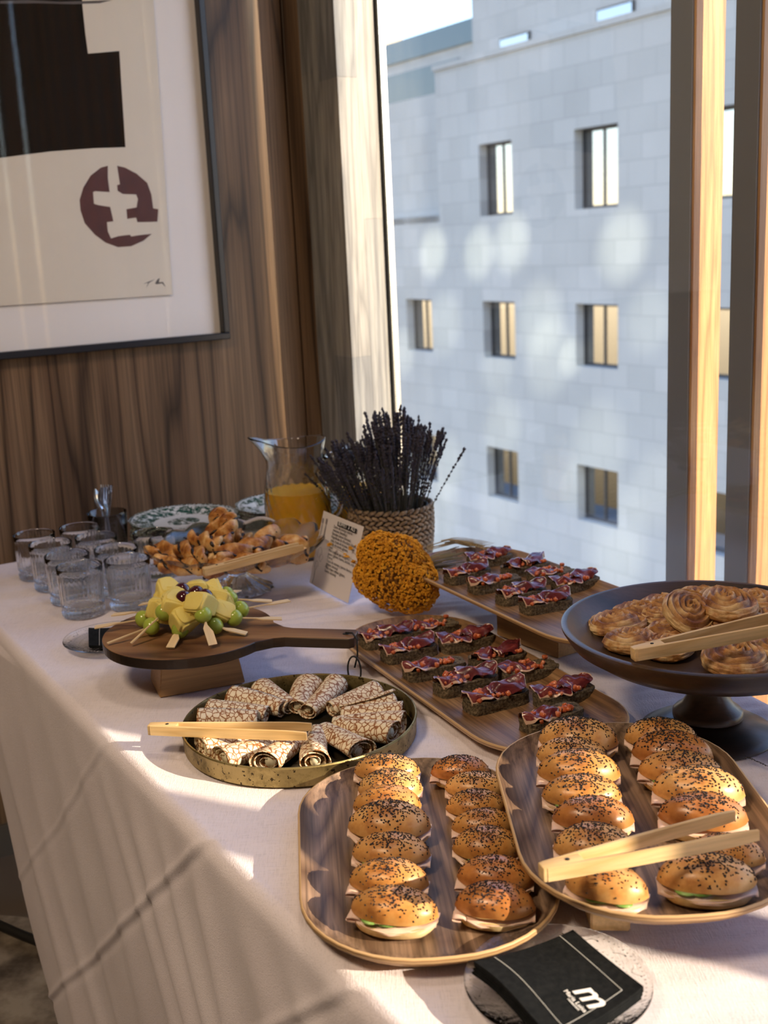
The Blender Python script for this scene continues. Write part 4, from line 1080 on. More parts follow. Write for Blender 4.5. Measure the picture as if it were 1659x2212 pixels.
for i, (pe, gr, z0, z1, gg, w_) in enumerate(SK):
    P0 = Vector(at(*c6(*pe), zt+z0)); G = Vector(at(*c6(*gr), zt+max(z1, .0145)))
    # keep low ends clear of the board
    d = (G-P0); Lp = d.length; d.normalize()
    inner = ctr+Vector((rnd.uniform(-.012, .012), rnd.uniform(-.006, .02), rnd.uniform(-.006, .006)))
    d2 = (inner-G); l2 = d2.length; d2.normalize()
    sk = thing('fruit_skewer', 'grape and pineapple skewer, '+w_, 'skewer', P0, (0, 0, 0), 'fruit skewers on the round board')
    L_ = lambda p: Vector(p)-P0
    q = d.to_track_quat('Y', 'Z').to_matrix().to_4x4()
    hw_ = .0066 if i not in (3, 4) else .0022
    V, F = prism([(-hw_, 0), (-hw_, .030), (-.0013, .040), (-.0013, max(Lp+.02, .05)), (.0013, max(Lp+.02, .05)), (.0013, .040), (.0013, .034), (hw_, .022), (hw_, 0)], -.0009, .0009)
    o = MB().add(V, F).build('pick', 'skewer_wood', sk, smooth=False); o.matrix_local = q
    g = link('grape', GR, sk, tuple(L_(G)), (rnd.uniform(0, 3), 0, rnd.uniform(0, 3)), (.0128, .0128, .0142))
    p1 = G+d2*min(.030, l2*.55)+Vector((0, 0, .003)); p1.z = max(p1.z, zt+.018)
    link('pineapple_chunk', PCH[i % 5], sk, tuple(L_(p1)), (rnd.uniform(-.5, .5), rnd.uniform(-.5, .5), rnd.uniform(0, 6)), (.0185, .0170, .0165))
    if i in (4, 6, 1, 10, 0): 
        pr = Vector(at(*c6(*{4: (665, 140), 6: (738, 112), 1: (657, 95), 10: (785, 130), 0: (700, 150)}[i]), zt+.058 if i != 0 else zt+.045))
        link('red_grape', RG, sk, tuple(L_(pr)), (0, 0, 0), (.0128, .0128, .0135))
    elif gg:
        p2 = G+d2*min(.052, l2*.92); p2.z = max(p2.z, zt+.0135); p2 += Vector((rnd.uniform(-.008, .008), 0, 0))
        link('pineapple_chunk' if i % 2 else 'grape', PCH[(i+2) % 5] if i % 2 else GR, sk, tuple(L_(p2)), (.3, .2, i), (.0165, .0160, .0140) if i % 2 else (.0125,)*3)
# big wedges lying on top of the heap
for j, (x, y, h, s_, rz) in enumerate([(575, 95, .050, .019, .6), (612, 165, .050, .020, .2), (748, 172, .052, .020, 1.2), (740, 82, .052, .016, .1), (845, 135, .048, .018, 0), (865, 212, .030, .018, .4), (663, 265, .026, .022, .8)]):
    p = at(*c6(x, y), zt+h); sk = [o for o in COL.objects if o.name.startswith('fruit_skewer')][j+2]
    link('pineapple_chunk', PCH[j % 5], sk, tuple(Vector(p)-Vector(sk.location)), (.4-.2*j, .3*(j % 3), rz), (s_, s_*.95, s_*.8))

# ------------------------------------------------------------------ pressed glass saucers with black napkins
def saucer(label, loc, r_=.082):
    V, F = lathe([(0, .0035), (r_*.55, .0035), (r_*.62, .0045), (r_*.95, .0135), (r_, .0150), (r_*1.005, .0138), (r_*.97, .0118), (r_*.64, .0022), (r_*.56, 0), (0, 0)], 96, caps=False,
                 zf=lambda a, j, r, z: (.0005*math.sin(a*40) if 1 <= j <= 3 else 0))
    o = MB().add(V, F).build('glass_saucer', 'pressed_glass', auto=60); o.location = loc
    beads = MB()
    for rr, n_, h in ((.93, 84, .0137), (.78, 70, .0098), (.66, 56, .0067)):
        for k in range(n_):
            a = 2*PI*k/n_; beads.add([(x*.0011+r_*rr*math.cos(a), y*.0011+r_*rr*math.sin(a), z*.0009+h-.0002) for x, y, z in OCT[0]], OCT[1])
    for k in range(14):       # scrolls pressed into the border
        a0_ = 2*PI*k/14; pp = [((r_*(.86+.05*math.cos(w*1.3)*(1-w/7)))*math.cos(a0_+.05*w), (r_*(.86+.05*math.sin(w*1.6)*(1-w/7)))*math.sin(a0_+.05*w), .0118) for w in [x*.45 for x in range(11)]]
        beads.add(*tube(pp, .0006, 5))
    beads.build('beaded_border', 'pressed_glass', o)
    return tag(o, label, 'plate', 'pressed glass saucers')
NP = np.array([.132, .884, ZT+.0008])
saucer('clear pressed glass saucer under the black napkins at the bottom right', NP, .0815)
def napkin(label, quad, z, layers, first):
    """stack of folded black cloth napkins; quad is tl, tr, br, bl seen from above"""
    c = sum((Vector(q) for q in quad), Vector())/4; root = None
    for k in range(layers):
        o = thing('black_napkin', label[k], 'napkin', (c.x, c.y, z+k*.0030), 0, 'folded black napkins on the front saucer' if first else 'folded black napkins behind the fruit board')
        ex = rnd.uniform(-.0012, .0012)
        def f(a, b):
            p = (Vector(quad[0])*(1-a)+Vector(quad[1])*a)*(1-b)+(Vector(quad[3])*(1-a)+Vector(quad[2])*a)*b
            zz = .004*math.sin(a*3.0+.6)*math.sin(b*2.6+.3)+.006*(a-.5)**2*4*.8+.003*math.sin(b*5)*(1-a)
            return (p.x-c.x+ex, p.y-c.y+ex*.7, zz+.0030)
        V, F = gridf(f, 26, 26); n_ = len(V); V2 = [(x, y, z_-.0026) for x, y, z_ in V]
        mb = MB().add(V, F).add(V2, [g_[::-1] for g_ in F])
        B_ = [i*26 for i in range(26)]+[25*26+i for i in range(1, 26)]+[i*26+25 for i in range(24, -1, -1)]+[i for i in range(24, 0, -1)]
        for i in range(len(B_)): a, b = B_[i], B_[(i+1) % len(B_)]; mb.f.append((a, b, b+n_, a+n_)); mb.m.append(0)
        mb.build('cloth', 'black_cotton', o, auto=50)
        if k == layers-1:
            st = MB()
            def line(a0, b0, a1, b1):
                m_ = max(int(((a1-a0)**2+(b1-b0)**2)**.5*52), 2)
                for i in range(m_):
                    if i % 1 == 0:
                        u0, u1 = i/m_, (i+.6)/m_; p0 = Vector(f(a0+(a1-a0)*u0, b0+(b1-b0)*u0)); p1 = Vector(f(a0+(a1-a0)*u1, b0+(b1-b0)*u1))
                        st.add(*tube([p0+Vector((0, 0, .0002)), p1+Vector((0, 0, .0002))], .00042, 4))
            if first: line(.20, 0, .16, .93); line(.86, 0, .84, .90); line(.84, .90, .16, .93)
            else: line(.2, 0, .2, 1)
            st.build('stitching', 'stitch', o)
            root = (o, f)
    return root
qd = [at(1022, 2098, ZT+.018), at(1236, 2022, ZT+.020), at(1388, 2150, ZT+.018), at(1195, 2262, ZT+.018)]
nl = ['bottom folded black napkin on the front glass saucer, only its edge showing', 'second black napkin from the bottom on the front saucer, only its edge showing', 'third black napkin of the front stack, only its edge showing', 'top black napkin with white stitching and printed script logo']
no, nf = napkin(nl, [tuple(q) for q in qd], ZT+.0100, 4, True)
def lettering(txt, size, parent, loc, rot, mat, name='lettering', ext=.00008, shear=0, align='CENTER', bold=0):
    c = bpy.data.curves.new(name, 'FONT'); c.body = txt; c.size = size; c.extrude = ext; c.shear = shear; c.align_x = align; c.offset = bold
    t_ = bpy.data.objects.new(name, c); COL.objects.link(t_); me = bpy.data.meshes.new_from_object(t_.evaluated_get(bpy.context.evaluated_depsgraph_get())); bpy.data.objects.remove(t_)
    me.materials.clear(); me.materials.append(MATS[mat]); return link(name, me, parent, loc, rot)
# logo, turned so that its lines run down the cloth
pl = [Vector(nf(.50, .80)), Vector(nf(.42, .80)), Vector(nf(.39, .78))]
dr = (Vector(nf(.50, .90))-Vector(nf(.50, .70))); ang = math.atan2(dr.y, dr.x)
for q, (ab, txt, sz) in enumerate([((.56, .80), 'm', .034), ((.42, .78), 'Maria Luisa', .0062), ((.385, .80), 'restaurant', .0036)]):
    p = Vector(nf(*ab)); px = Vector(nf(ab[0], ab[1]+.05))-Vector(nf(ab[0], ab[1]-.05)); py = Vector(nf(ab[0]+.05, ab[1]))-Vector(nf(ab[0]-.05, ab[1]))
    nz_ = px.cross(py).normalized(); 
    if nz_.z < 0: nz_ = -nz_
    X = px.normalized(); Y = nz_.cross(X)
    o = lettering(txt, sz, no, (0, 0, 0), (0, 0, 0), 'print_white', shear=.25 if q == 0 else 0, bold=.0006 if q == 0 else 0, ext=.0001)
    M = Matrix((X, Y, nz_)).transposed().to_4x4(); o.matrix_local = Matrix.Translation(p+nz_*.0011-Y*(sz*.25)) @ M
SP_ = at(232, 1374, ZT+.012); SPC = np.array([-.478, 1.872, ZT+.0008])
saucer('small clear glass saucer half hidden under the round fruit board', SPC, .080)
nq = [SPC+np.array(v) for v in ([-.045, .035, .012], [.05, .05, .012], [.06, -.035, .012], [-.025, -.050, .012])]
napkin(['lower black napkin on the saucer behind the fruit board', 'upper black napkin with white seam, tucked behind the fruit board'], [tuple(q) for q in nq], ZT+.0095, 2, False)

# ------------------------------------------------------------------ tumblers
def tumbler():
    t = thing('glass_tumbler', 'tumbler', 'glass'); rib = 30
    def rf(a, j, r, z):
        k = abs(math.cos(a*rib/2))
        if 2 <= j <= 5: return 1+.016*(k-.5)
        return 1
    prof = [(0, .0008), (.033, .0), (.0385, .003), (.0392, .012), (.0372, .0165), (.0392, .0205), (.0400, .050), (.0412, .074), (.0420, .080), (.0428, .0930), (.0424, .0945), (.0414, .0930), (.0405, .078), (.0385, .030), (.0368, .0225), (.030, .0190), (0, .0185)]
    def rf2(a, j, r, z):
        if j in (5, 6, 7): return 1+.034*(abs(math.cos(a*rib/2))-.5)
        if j in (2, 3): return 1+.05*(abs(math.cos(a*15))-.5)
        return 1
    MB().add(*lathe(prof, 120, rf2, caps=False)).build('glass_body', 'clear_glass', t, auto=50)
    V, F = lathe([(0, .0), (.030, .0), (.030, .0), (0, .0)], 3, caps=False)
    return t
TU = [tumbler()]
tr = [((73, 1153), 'far left rear'), ((171, 1138), 'rearmost, in front of the cutlery'), ((108, 1173), 'second from the left edge'), ((207, 1158), 'second row, in front of the cutlery glass'), ((144, 1198), 'third in the left diagonal'),
      ((250, 1184), 'right diagonal, before the plate stack'), ((176, 1221), 'nearest and largest looking'), ((282, 1207), 'right front, beside the fruit board'), ((346, 1160), 'behind the scalloped glass cake stand')]
pos = []
for (x, y), w_ in tr:
    p = at(x, y, ZT+.094)[:2]
    if x == 346: p = p+np.array([-.022, .045])
    if x == 282: p = p+np.array([-.012, 0])
    pos.append(np.array(p))
for _ in range(60):          # glasses do not touch
    for i in range(len(pos)):
        for j in range(i):
            d = pos[i]-pos[j]; n_ = np.linalg.norm(d)
            if n_ < .0885: pos[i] = pos[i]+d/n_*(.0885-n_)/2; pos[j] = pos[j]-d/n_*(.0885-n_)/2
CK = np.array([-.290, 2.165])
for i, ((xy, w_), p) in enumerate(zip(tr, pos)):
    put(TU, 0, 'ribbed clear glass tumbler, '+w_, (p[0], p[1], ZT), rnd.uniform(0, 6), 'ribbed glass tumblers at the left')

# ------------------------------------------------------------------ stacks of transferware plates
def plate_mesh(rp=.122):
    sc_ = lambda a, j, r, z: 1+(.010*math.cos(a*12) if j in (5, 6, 7, 8) else 0)
    prof = [(0, .0045), (.30*rp, .0045), (.60*rp, .0045), (.655*rp, .0065), (.72*rp, .0100), (.93*rp, .0150), (.985*rp, .0172), (rp, .0168), (.985*rp, .0148), (.93*rp, .0125), (.72*rp, .0070), (.62*rp, .0025), (.60*rp, 0), (.55*rp, 0), (.54*rp, .0018), (0, .0018)]
    return MB().add(*lathe(prof, 120, sc_, caps=False)).mesh('transferware_plate', 'transferware', auto=60)
PLM = plate_mesh()
def stack(c, n_, names, grp):
    for k in range(n_):
        o = link('transferware_plate', PLM, None, (c[0]+rnd.uniform(-.0025, .0025), c[1]+rnd.uniform(-.0025, .0025), ZT+.0001+k*.0088), (0, 0, rnd.uniform(0, 6)))
        tag(o, names(k), 'plate', grp)
nth = ['bottom', 'second from the bottom', 'third from the bottom', 'fourth from the bottom', 'fifth from the bottom', 'sixth from the bottom', 'seventh from the bottom']
S1 = at(397, 1112, ZT+.072)
stack(S1, 7, lambda k: f'green patterned plate, {nth[k] if k < 6 else "topmost"} of the left stack by the wall', 'left stack of green patterned plates')
S2 = at(580, 1080, ZT+.078)
S2 = S1+np.array([.228, .095, 0])
stack(S2, 7, lambda k: f'green patterned plate, {nth[k] if k < 6 else "topmost"} of the right stack behind the juice jug', 'right stack of green patterned plates')

# ------------------------------------------------------------------ dark glass of cutlery
CG = np.array([-.612, 2.475, ZT])
g_ = MB().add(*lathe([(0, .0), (.036, 0), (.038, .003), (.044, .098), (.0435, .0995), (.0425, .098), (.0365, .008), (0, .006)], 48, caps=False)).build('cutlery_glass', 'smoked_glass', auto=50)
g_.location = CG; tag(g_, 'smoky glass holding upright forks and spoons against the panelled wall', 'glass')
def cutlery(kind, L=.155):
    t = thing(kind, kind, kind)
    hd = [(-.0042, 0), (-.0030, .05), (-.0022, .10), (.0022, .10), (.0030, .05), (.0042, 0)]
    V, F = prism(hd, -.0009, .0009); MB().add(V, F).build('handle', 'steel', t, smooth=False)
    if kind == 'fork':
        mb = MB().add(*prism([(-.0022, .099), (-.0105, .113), (-.0108, .120), (.0108, .120), (.0105, .113), (.0022, .099)], -.0008, .0008))
        for k in range(4):
            x = -.0094+k*.0063; mb.add(*prism([(x-.0014, .119), (x-.0008, .152), (x+.0008, .152), (x+.0014, .119)], -.0008, .0008))
        mb.build('tines', 'steel', t, smooth=False)
    else:
        V, F = gridf(lambda a, b: ((b*2-1)*.0155*math.sin(PI*min(max(a, .04), .96))**.6, .098+.048*a, -.0045*math.sin(PI*a)*(1-(b*2-1)**2)), 12, 9)
        V2 = [(x, y, z-.0008) for x, y, z in V]; MB().add(V, F).add(V2, [f[::-1] for f in F]).build('bowl', 'steel', t)
    return t
FK, SPN = [cutlery('fork')], [cutlery('spoon')]
for i, (a, tilt, kind, w_) in enumerate([(.3, .20, 0, 'leaning right in the cutlery glass'), (1.2, .10, 0, 'upright at the back of the cutlery glass'), (2.9, .24, 1, 'leaning left in the cutlery glass'), (2.2, .14, 1, 'leaning back left in the cutlery glass'), (.8, .15, 1, 'bright one in the middle of the cutlery glass'), (5.6, .16, 0, 'leaning forward right in the cutlery glass')]):
    dirv = Vector((math.sin(tilt)*math.cos(a), math.sin(tilt)*math.sin(a), math.cos(tilt)))
    q = dirv.to_track_quat('Y', 'Z').to_euler()
    b_ = Vector(CG)+Vector((-.012*math.cos(a), -.012*math.sin(a), .009))
    put((FK, SPN)[kind], 0, f'steel {("fork", "spoon")[kind]} {w_}', b_, (q.x, q.y, q.z), 'cutlery in the smoky glass')

# ------------------------------------------------------------------ jugs of orange juice
def jug(name, label, loc, rot, full, grp, s=1.0):
    t = thing(name, label, 'jug', loc, rot, grp)
    H = .250
    zs = [(.066, .0), (.070, .004), (.0715, .02), (.0720, .07), (.0700, .12), (.0655, .165), (.0620, .195), (.0615, .212), (.0640, .232), (.0675, .246), (.0685, .250)]
    def shell(off, zmin, zmax=1, spout=True):
        out = []
        for r_, z_ in zs:
            z_ = max(z_, zmin); out.append((r_-off, z_))
        return out
    def rf(a, j, r, z):
        k = 1.0
        if .02 < z < .19: k += .022*math.sin(20*a+z*150)*min(1, (z-.02)/.03)*min(1, (.19-z)/.03)
        sp_ = math.exp(-((math.atan2(math.sin(a-PI), math.cos(a-PI)))/.30)**2); kz = max(0, (z-.205)/.045)
        return k+sp_*kz**1.5*.42
    def zf(a, j, r, z):
        kz = max(0, (z-.20)/.05); sp_ = math.exp(-((math.atan2(math.sin(a-PI), math.cos(a-PI)))/.34)**2)
        return kz**2*(.010*sp_+.0045*math.cos(2*a)-.002)
    dense = []
    for i in range(len(zs)-1):
        m = 4 if zs[i+1][1]-zs[i][1] > .02 else 2
        for k in range(m): q = k/m; dense.append((zs[i][0]*(1-q)+zs[i+1][0]*q, zs[i][1]*(1-q)+zs[i+1][1]*q))
    dense.append(zs[-1])
    inner = [(r_-.0032, max(z_, .007)) for r_, z_ in dense[::-1]]
    prof = [(0, 0)]+dense+[(dense[-1][0]-.0016, dense[-1][1]+.0014)]+inner+[(0, .007)]
    MB().add(*lathe(prof, 120, rf, zf, caps=False)).build('glass_body', 'clear_glass', t, auto=60)
    jz = full
    jp = [(0, .0076)]+[(r_-.0036, max(z_, .0076)) for r_, z_ in dense if z_ < jz and z_ > .003]+[(np.interp(jz, [q[1] for q in zs], [q[0] for q in zs])-.0036, jz), (.0, jz-.0005)]
    MB().add(*lathe(jp, 96, rf, caps=False)).build('orange_juice', 'orange_juice', t, auto=40)
    V, F = tube([(.066*math.cos(w_)+0, 0, 0) for w_ in [0]]*1+[(.0625, 0, .205), (.080, 0, .214), (.104, 0, .205), (.113, 0, .170), (.106, 0, .120), (.090, 0, .085), (.0705, 0, .070)], lambda s: .0065, 10)
    V, F = tube([(.060, 0, .206), (.080, 0, .214), (.104, 0, .205), (.113, 0, .170), (.106, 0, .120), (.090, 0, .085), (.0690, 0, .070)], lambda s: .0062, 10)
    MB().add(V, F).build('handle', 'clear_glass', t)
    return t
JP = np.array([-.183, 2.300, ZT])
JP[:2] = (at(641, 1058, ZT+.142))[:2]
jug('juice_jug', 'clear glass jug of orange juice with spout, in front of the lavender', JP, R(14), .142, 'jugs of orange juice')
J2 = JP+np.array([.140, .105, 0])
jug('juice_jug', 'second jug of orange juice, mostly hidden behind jug and basket', J2, R(80), .142, 'jugs of orange juice').scale = (.84, .84, .84)

# ------------------------------------------------------------------ seagrass basket with lavender
BK = at(843, 1085, ZT+.112); BK[2] = ZT
bkt = thing('seagrass_basket', 'round woven seagrass basket holding dark dried lavender', 'basket', BK)
rows = 11; hB = .112
for i in range(rows):
    z = .006+i*(hB-.012)/(rows-1); rr = .083+.006*math.sin(i/(rows-1)*2.2)
    mb = MB(); n_ = 34; last = i == rows-1
    for k in range(n_):
        a = 2*PI*(k+.5*(i % 2))/n_
        V, F = ico(1); sc_ = (.0118, .0052, .0044) if not last else (.0125, .0056, .0050)
        tl = .42 if i % 2 else -.42
        M = Matrix.Translation((rr*math.cos(a), rr*math.sin(a), z+rnd.uniform(-.0008, .0008))) @ Matrix.Rotation(a+PI/2, 4, 'Z') @ Matrix.Rotation(tl+rnd.uniform(-.12, .12), 4, 'Y')
        mb.add([(x*sc_[0], y*sc_[1], z_*sc_[2]) for x, y, z_ in V], F, 0, M)
    mb.build('woven_row', 'seagrass', bkt)
MB().add(*lathe([(.081, .003), (.083, .05), (.081, hB-.006), (.076, hB-.006), (.078, .05), (.076, .003)], 48, caps=False)).build('inner_wall', 'lavender_stem', bkt)
MB().add(*lathe([(0, 0), (.085, 0), (.085, .004), (0, .004)], 40, caps=False)).build('basket_base', 'seagrass', bkt)
def sprig(seed):
    r = random.Random(seed); mb = MB(); L = .30
    bx_, by_ = r.uniform(-.02, .02), r.uniform(-.02, .02)
    pth = [(bx_*s*s, by_*s*s, L*s) for s in (0, .25, .5, .75, 1)]
    mb.add(*tube(pth, .0010, 4))
    z0_ = r.uniform(.46, .60)
    k = z0_
    while k < 1.01:
        dens = .026 if k > .84 else .040
        px_, py_, pz_ = bx_*k*k, by_*k*k, L*k
        for q in range(3 if k > .8 else 2):
            a = r.uniform(0, 6.28); s_ = r.uniform(.0028, .0044)*(1.1 if k > .84 else .8)
            V = [(x*s_*.75+px_+.0020*math.cos(a), y*s_*.75+py_+.0020*math.sin(a), z*s_*1.35+pz_+.002) for x, y, z in OCT[0]]
            mb.add(V, OCT[1], 1)
        k += dens*r.uniform(.6, 1.2)
    return mb.mesh('lavender_sprig', ['lavender_stem', 'lavender_bud'], smooth=False)
SPR = [sprig(s) for s in range(9)]
lav = thing('lavender_bunch', 'thick bunch of dark dried lavender standing in the seagrass basket', 'flowers', (BK[0], BK[1], ZT+.02))
for k in range(290):
    q = math.sqrt(rnd.random()); a = rnd.uniform(0, 2*PI); bxx, byy = .050*q*math.cos(a), .050*q*math.sin(a)
    tx = bxx*2.0+rnd.gauss(0, .013)+(-.058 if k % 4 == 0 else -.018); ty = byy*1.7+rnd.gauss(0, .014)
    Lk = rnd.uniform(.235, .290)*(1-.13*(q**2))*(.88 if tx < -.03 else 1.02)
    d = Vector((tx-bxx*.2, ty-byy*.2, .225)).normalized()
    e = d.to_track_quat('Z', 'Y').to_euler(); e.rotate_axis('Z', rnd.uniform(0, 6.3))
    link('lavender_sprig', SPR[k % 9], lav, (bxx, byy, .0), e, (Lk/.30,)*3)
for k in range(60):
    a = rnd.uniform(0, 2*PI); q = rnd.uniform(.75, 1); bxx, byy = .052*q*math.cos(a), .052*q*math.sin(a)
    d = Vector((math.cos(a)*.115+rnd.gauss(0, .02), math.sin(a)*.09+rnd.gauss(0, .02), .225)).normalized(); e = d.to_track_quat('Z', 'Y').to_euler(); e.rotate_axis('Z', rnd.uniform(0, 6.3))
    if k < 10: link('lavender_sprig', SPR[k % 9], lav, (bxx, byy, .0), e, (rnd.uniform(.62, .8),)*3)
pp = Vector(at(1657, 1648, ZT+.003)); pq = Vector(at(1617, 1640, ZT+.003)); d = pq-pp
o = link('loose_lavender_sprig', SPR[2], None, tuple(at(1690, 1668, ZT+.004)), (0, 0, 0), (.22,)*3)
d = Vector(at(1618, 1640, ZT+.004))-o.location; o.rotation_euler = d.to_track_quat('Z', 'Y').to_euler(); tag(o, 'loose lavender sprig lying on the cloth at the right edge', 'sprig')
o.scale = (.35, .35, d.length/.30)

# ------------------------------------------------------------------ golden dried flowers with stems
FC = at(852, 1235, ZT+.075)
bq = thing('golden_bouquet', 'bunch of golden yellow dried flowers lying before the basket', 'flowers', (FC[0], FC[1], ZT))
def floret(seed):
    r = random.Random(seed); mb = MB()
    for k in range(5):
        a = 2*PI*k/5+r.uniform(-.2, .2); mb.add([(x*.0016+.0021*math.cos(a), y*.0016+.0021*math.sin(a), z*.0013+.0010) for x, y, z in OCT[0]], OCT[1])
    mb.add([(x*.0012, y*.0012, z*.0014+.0018) for x, y, z in OCT[0]], OCT[1]); return mb
FLO = [floret(s) for s in range(4)]
LOB = [((0, 0, .062), .058), ((-.026, .004, .108), .040), ((.030, -.012, .050), .050), ((-.034, -.004, .070), .040), ((.006, .006, .092), .050), ((.022, .02, .07), .048)]
def field(p): return max((r_-(p-Vector(c_)).length) for c_, r_ in LOB)
mb = MB(); r4 = random.Random(9); cnt = 0
while cnt < 5600:
    c_, r_ = LOB[r4.randrange(len(LOB))]; d_ = Vector((r4.gauss(0, 1), r4.gauss(0, 1), r4.gauss(0, 1))).normalized()
    p = Vector(c_)+d_*r_
    if field(p) > .0035: continue
    p = p+d_*((.004)*noise.noise(p*38+Vector((3, 0, 0)))-abs(r4.gauss(0, .0045)))
    if p.z < .003: p.z = .003+r4.random()*.006
    M = Matrix.Translation(p) @ (d_+Vector((r4.uniform(-.6, .6), r4.uniform(-.6, .6), r4.uniform(-.6, .6)))).to_track_quat('Z', 'Y').to_matrix().to_4x4() @ Matrix.Scale(r4.uniform(.5, 1.05), 4)
    F_ = FLO[cnt % 4]; mb.add(F_.v, F_.f, 0, M); cnt += 1
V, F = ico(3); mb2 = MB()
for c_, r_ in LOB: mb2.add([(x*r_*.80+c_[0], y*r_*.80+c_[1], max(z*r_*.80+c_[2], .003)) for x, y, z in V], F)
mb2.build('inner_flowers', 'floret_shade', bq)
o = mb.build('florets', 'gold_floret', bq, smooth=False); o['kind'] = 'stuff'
st = MB()
for k in range(70):
    a = r4.uniform(-.5, .5); b = r4.uniform(-.3, .35)
    p0 = Vector((.03, .02, .06+b*.05)); p1 = p0+Vector((.075+r4.uniform(-.01, .03), .060+a*.05, -.005+b*.05)); p1.z = max(p1.z, .006)
    st.add(*tube([p0, (p0+p1)/2+Vector((0, 0, .004)), p1], .0008, 4))
o = st.build('dry_stems', 'dry_stem', bq); o['kind'] = 'stuff'
for k, (px, py) in enumerate([(712, 1176), (756, 1184), (770, 1182), (748, 1202), (762, 1216), (1000, 1345), (950, 1300)][:5]):
    tip = Vector(at(px, py, ZT+.10))-Vector(bq.location)
    root = Vector((-.05, .0, .075)); ms = MB()
    tip = root+(tip-root)*1.0
    ms.add(*tube([root, (root+tip)/2+Vector((0, 0, .006)), tip], .0005, 4))
    for q in range(4): F_ = FLO[q]; ms.add(F_.v, F_.f, 1, Matrix.Translation(tip+Vector((r4.uniform(-.003, .003), r4.uniform(-.003, .003), r4.uniform(-.003, .003)))) @ Matrix.Scale(1.1, 4))
    ms.build('stray_floret', ['dry_stem', 'gold_floret'], bq)
# wheat ears behind
wh = thing('wheat_ears', 'dry bearded wheat ears lying behind the golden flowers and raised tray', 'wheat', at(935, 1200, ZT+.02))
W0 = Vector(wh.location)
for k, (px, py) in enumerate([(1052, 1183), (1040, 1180), (1058, 1190), (1020, 1178)]):
    tip = Vector(at(px, py, ZT+.085+.004*k))-W0; base = Vector((-.01, .01*k, .012)); mb = MB()
    mb.add(*tube([base, base*.5+tip*.5+Vector((0, 0, .012)), tip*.8+base*.2+Vector((0, 0, .004))], .0011, 5))
    for q in range(16):
        s_ = .35+.6*q/16; c = base*(1-s_)+tip*s_+Vector((0, 0, .012*math.sin(PI*s_)))
        for sg in (-1, 1):
            dv = (tip-base).normalized(); side = dv.cross(Vector((0, 0, 1))).normalized()*sg
            mb.add(*tube([c, c+dv*.006+side*.0025, c+dv*.011+side*.002], lambda s: .0016*(1-.7*s), 4))
            mb.add(*tube([c, c+dv*.030+side*.010+Vector((0, 0, .004))], .00028, 3))
    mb.build('wheat_ear', 'wheat_awn', wh, smooth=False)

# ------------------------------------------------------------------ menu card
BL_, BR_ = at(668, 1258, ZT+.0006), at(752, 1303, ZT+.0006)
e = BR_-BL_; el = np.linalg.norm(e); e /= el
best = None
for k in range(400):
    q = CP+(1.9+k*.002)*ray(699, 1103); c_ = abs(np.dot(q-BL_, e))
    if best is None or c_ < best[0]: best = (c_, q)
upv = best[1]-BL_; upv -= e*np.dot(upv, e); hh = np.linalg.norm(upv); upv /= hh
nrm = np.cross(e, upv)
card = thing('menu_card', 'white printed menu card leaning beside the golden flowers', 'card', BL_)
M = Matrix(((e[0], upv[0], nrm[0], 0), (e[1], upv[1], nrm[1], 0), (e[2], upv[2], nrm[2], 0), (0, 0, 0, 1)))
card.rotation_euler = M.to_euler()
def cardf(a, b): return (a*el, b*hh, .0035*math.sin(PI*a)*(1-.5*b))
V, F = gridf(cardf, 14, 6); n_ = len(V); MB().add(V, F).add([(x, y, z-.0005) for x, y, z in V], [f[::-1] for f in F]).build('sheet', 'card_paper', card)
def ct(txt, x, y, size, mat='print_ink', align='LEFT', rz=0): 
    c0 = x; z = .0035*math.sin(PI*min(x, 1))*(1-.5*y)
    o = lettering(txt, size, card, (x*el, y*hh, .0046), (0, 0, rz), mat, align=align); return o
sf = el/.105
V, F = boxv(.44*el, .90*el, .885*hh, .945*hh, .0036, .0040); MB().add(V, F).build('title_bar', 'print_ink', card, smooth=False)
ct('BUFFET  3  ALS', .67, .900, .0066*sf, 'print_white', 'CENTER')
lines = ['· Zumo de naranja natural', '  manzana (botellas)', '· Bocados jamon (lactosa)', '· Napolitana de chocolate (gluten,', '  soja, trazas de lacteos, huevo)', '  Rollo de canela (gluten,', '  soja)', '· Mini tosta de pan integral y', '  queso (gluten, huevo, lacteos, soja,', '  frutos)', '· Tosta de tomate y jamon iberico', '  (gluten, lactosa)', '· Mini crepe rellena (gluten,', '  huevo, lactosa)']
for i, s_ in enumerate(lines): ct(s_, .34, .845-i*.046, .0049*sf)
V, F = prism([(0, 0), (0, .028), (.0012, .034), (.0012, .036), (-.0018, .036), (-.0030, .046), (-.0016, .046), (-.0012, .038), (-.0002, .038), (0, .047), (.0008, .047), (.0010, .038), (.0018, .046), (.0030, .046), (.0020, .036), (.0022, .028), (.0016, 0)], .0018, .0022)
MB().add([(x+.15*el, y+.60*hh, z+.001) for x, y, z in V], F).build('printed_fork', 'print_grey', card, smooth=False)
MB().add([(x*.8+.06*el, y*.9+.62*hh, z+.001) for x, y, z in V], F).build('printed_fork', 'print_grey', card, smooth=False)
for (cx, cy, rx, ry) in ((.14, .44, .010, .014), (.20, .38, .008, .010), (.12, .26, .009, .012)):
    MB().add(*tube([(cx*el+rx*math.cos(w_*.5)*(1-.05*w_), cy*hh+ry*math.sin(w_*.5)*(1-.04*w_), .0030) for w_ in range(14)], .0003, 4)).build('printed_doodle', 'print_grey', card)
MB().add(*tube([(.10*el, .02*hh, .0026), (.12*el, .10*hh, .0028), (.11*el, .20*hh, .0028)], .0005, 4)).build('printed_knife', 'print_grey', card)

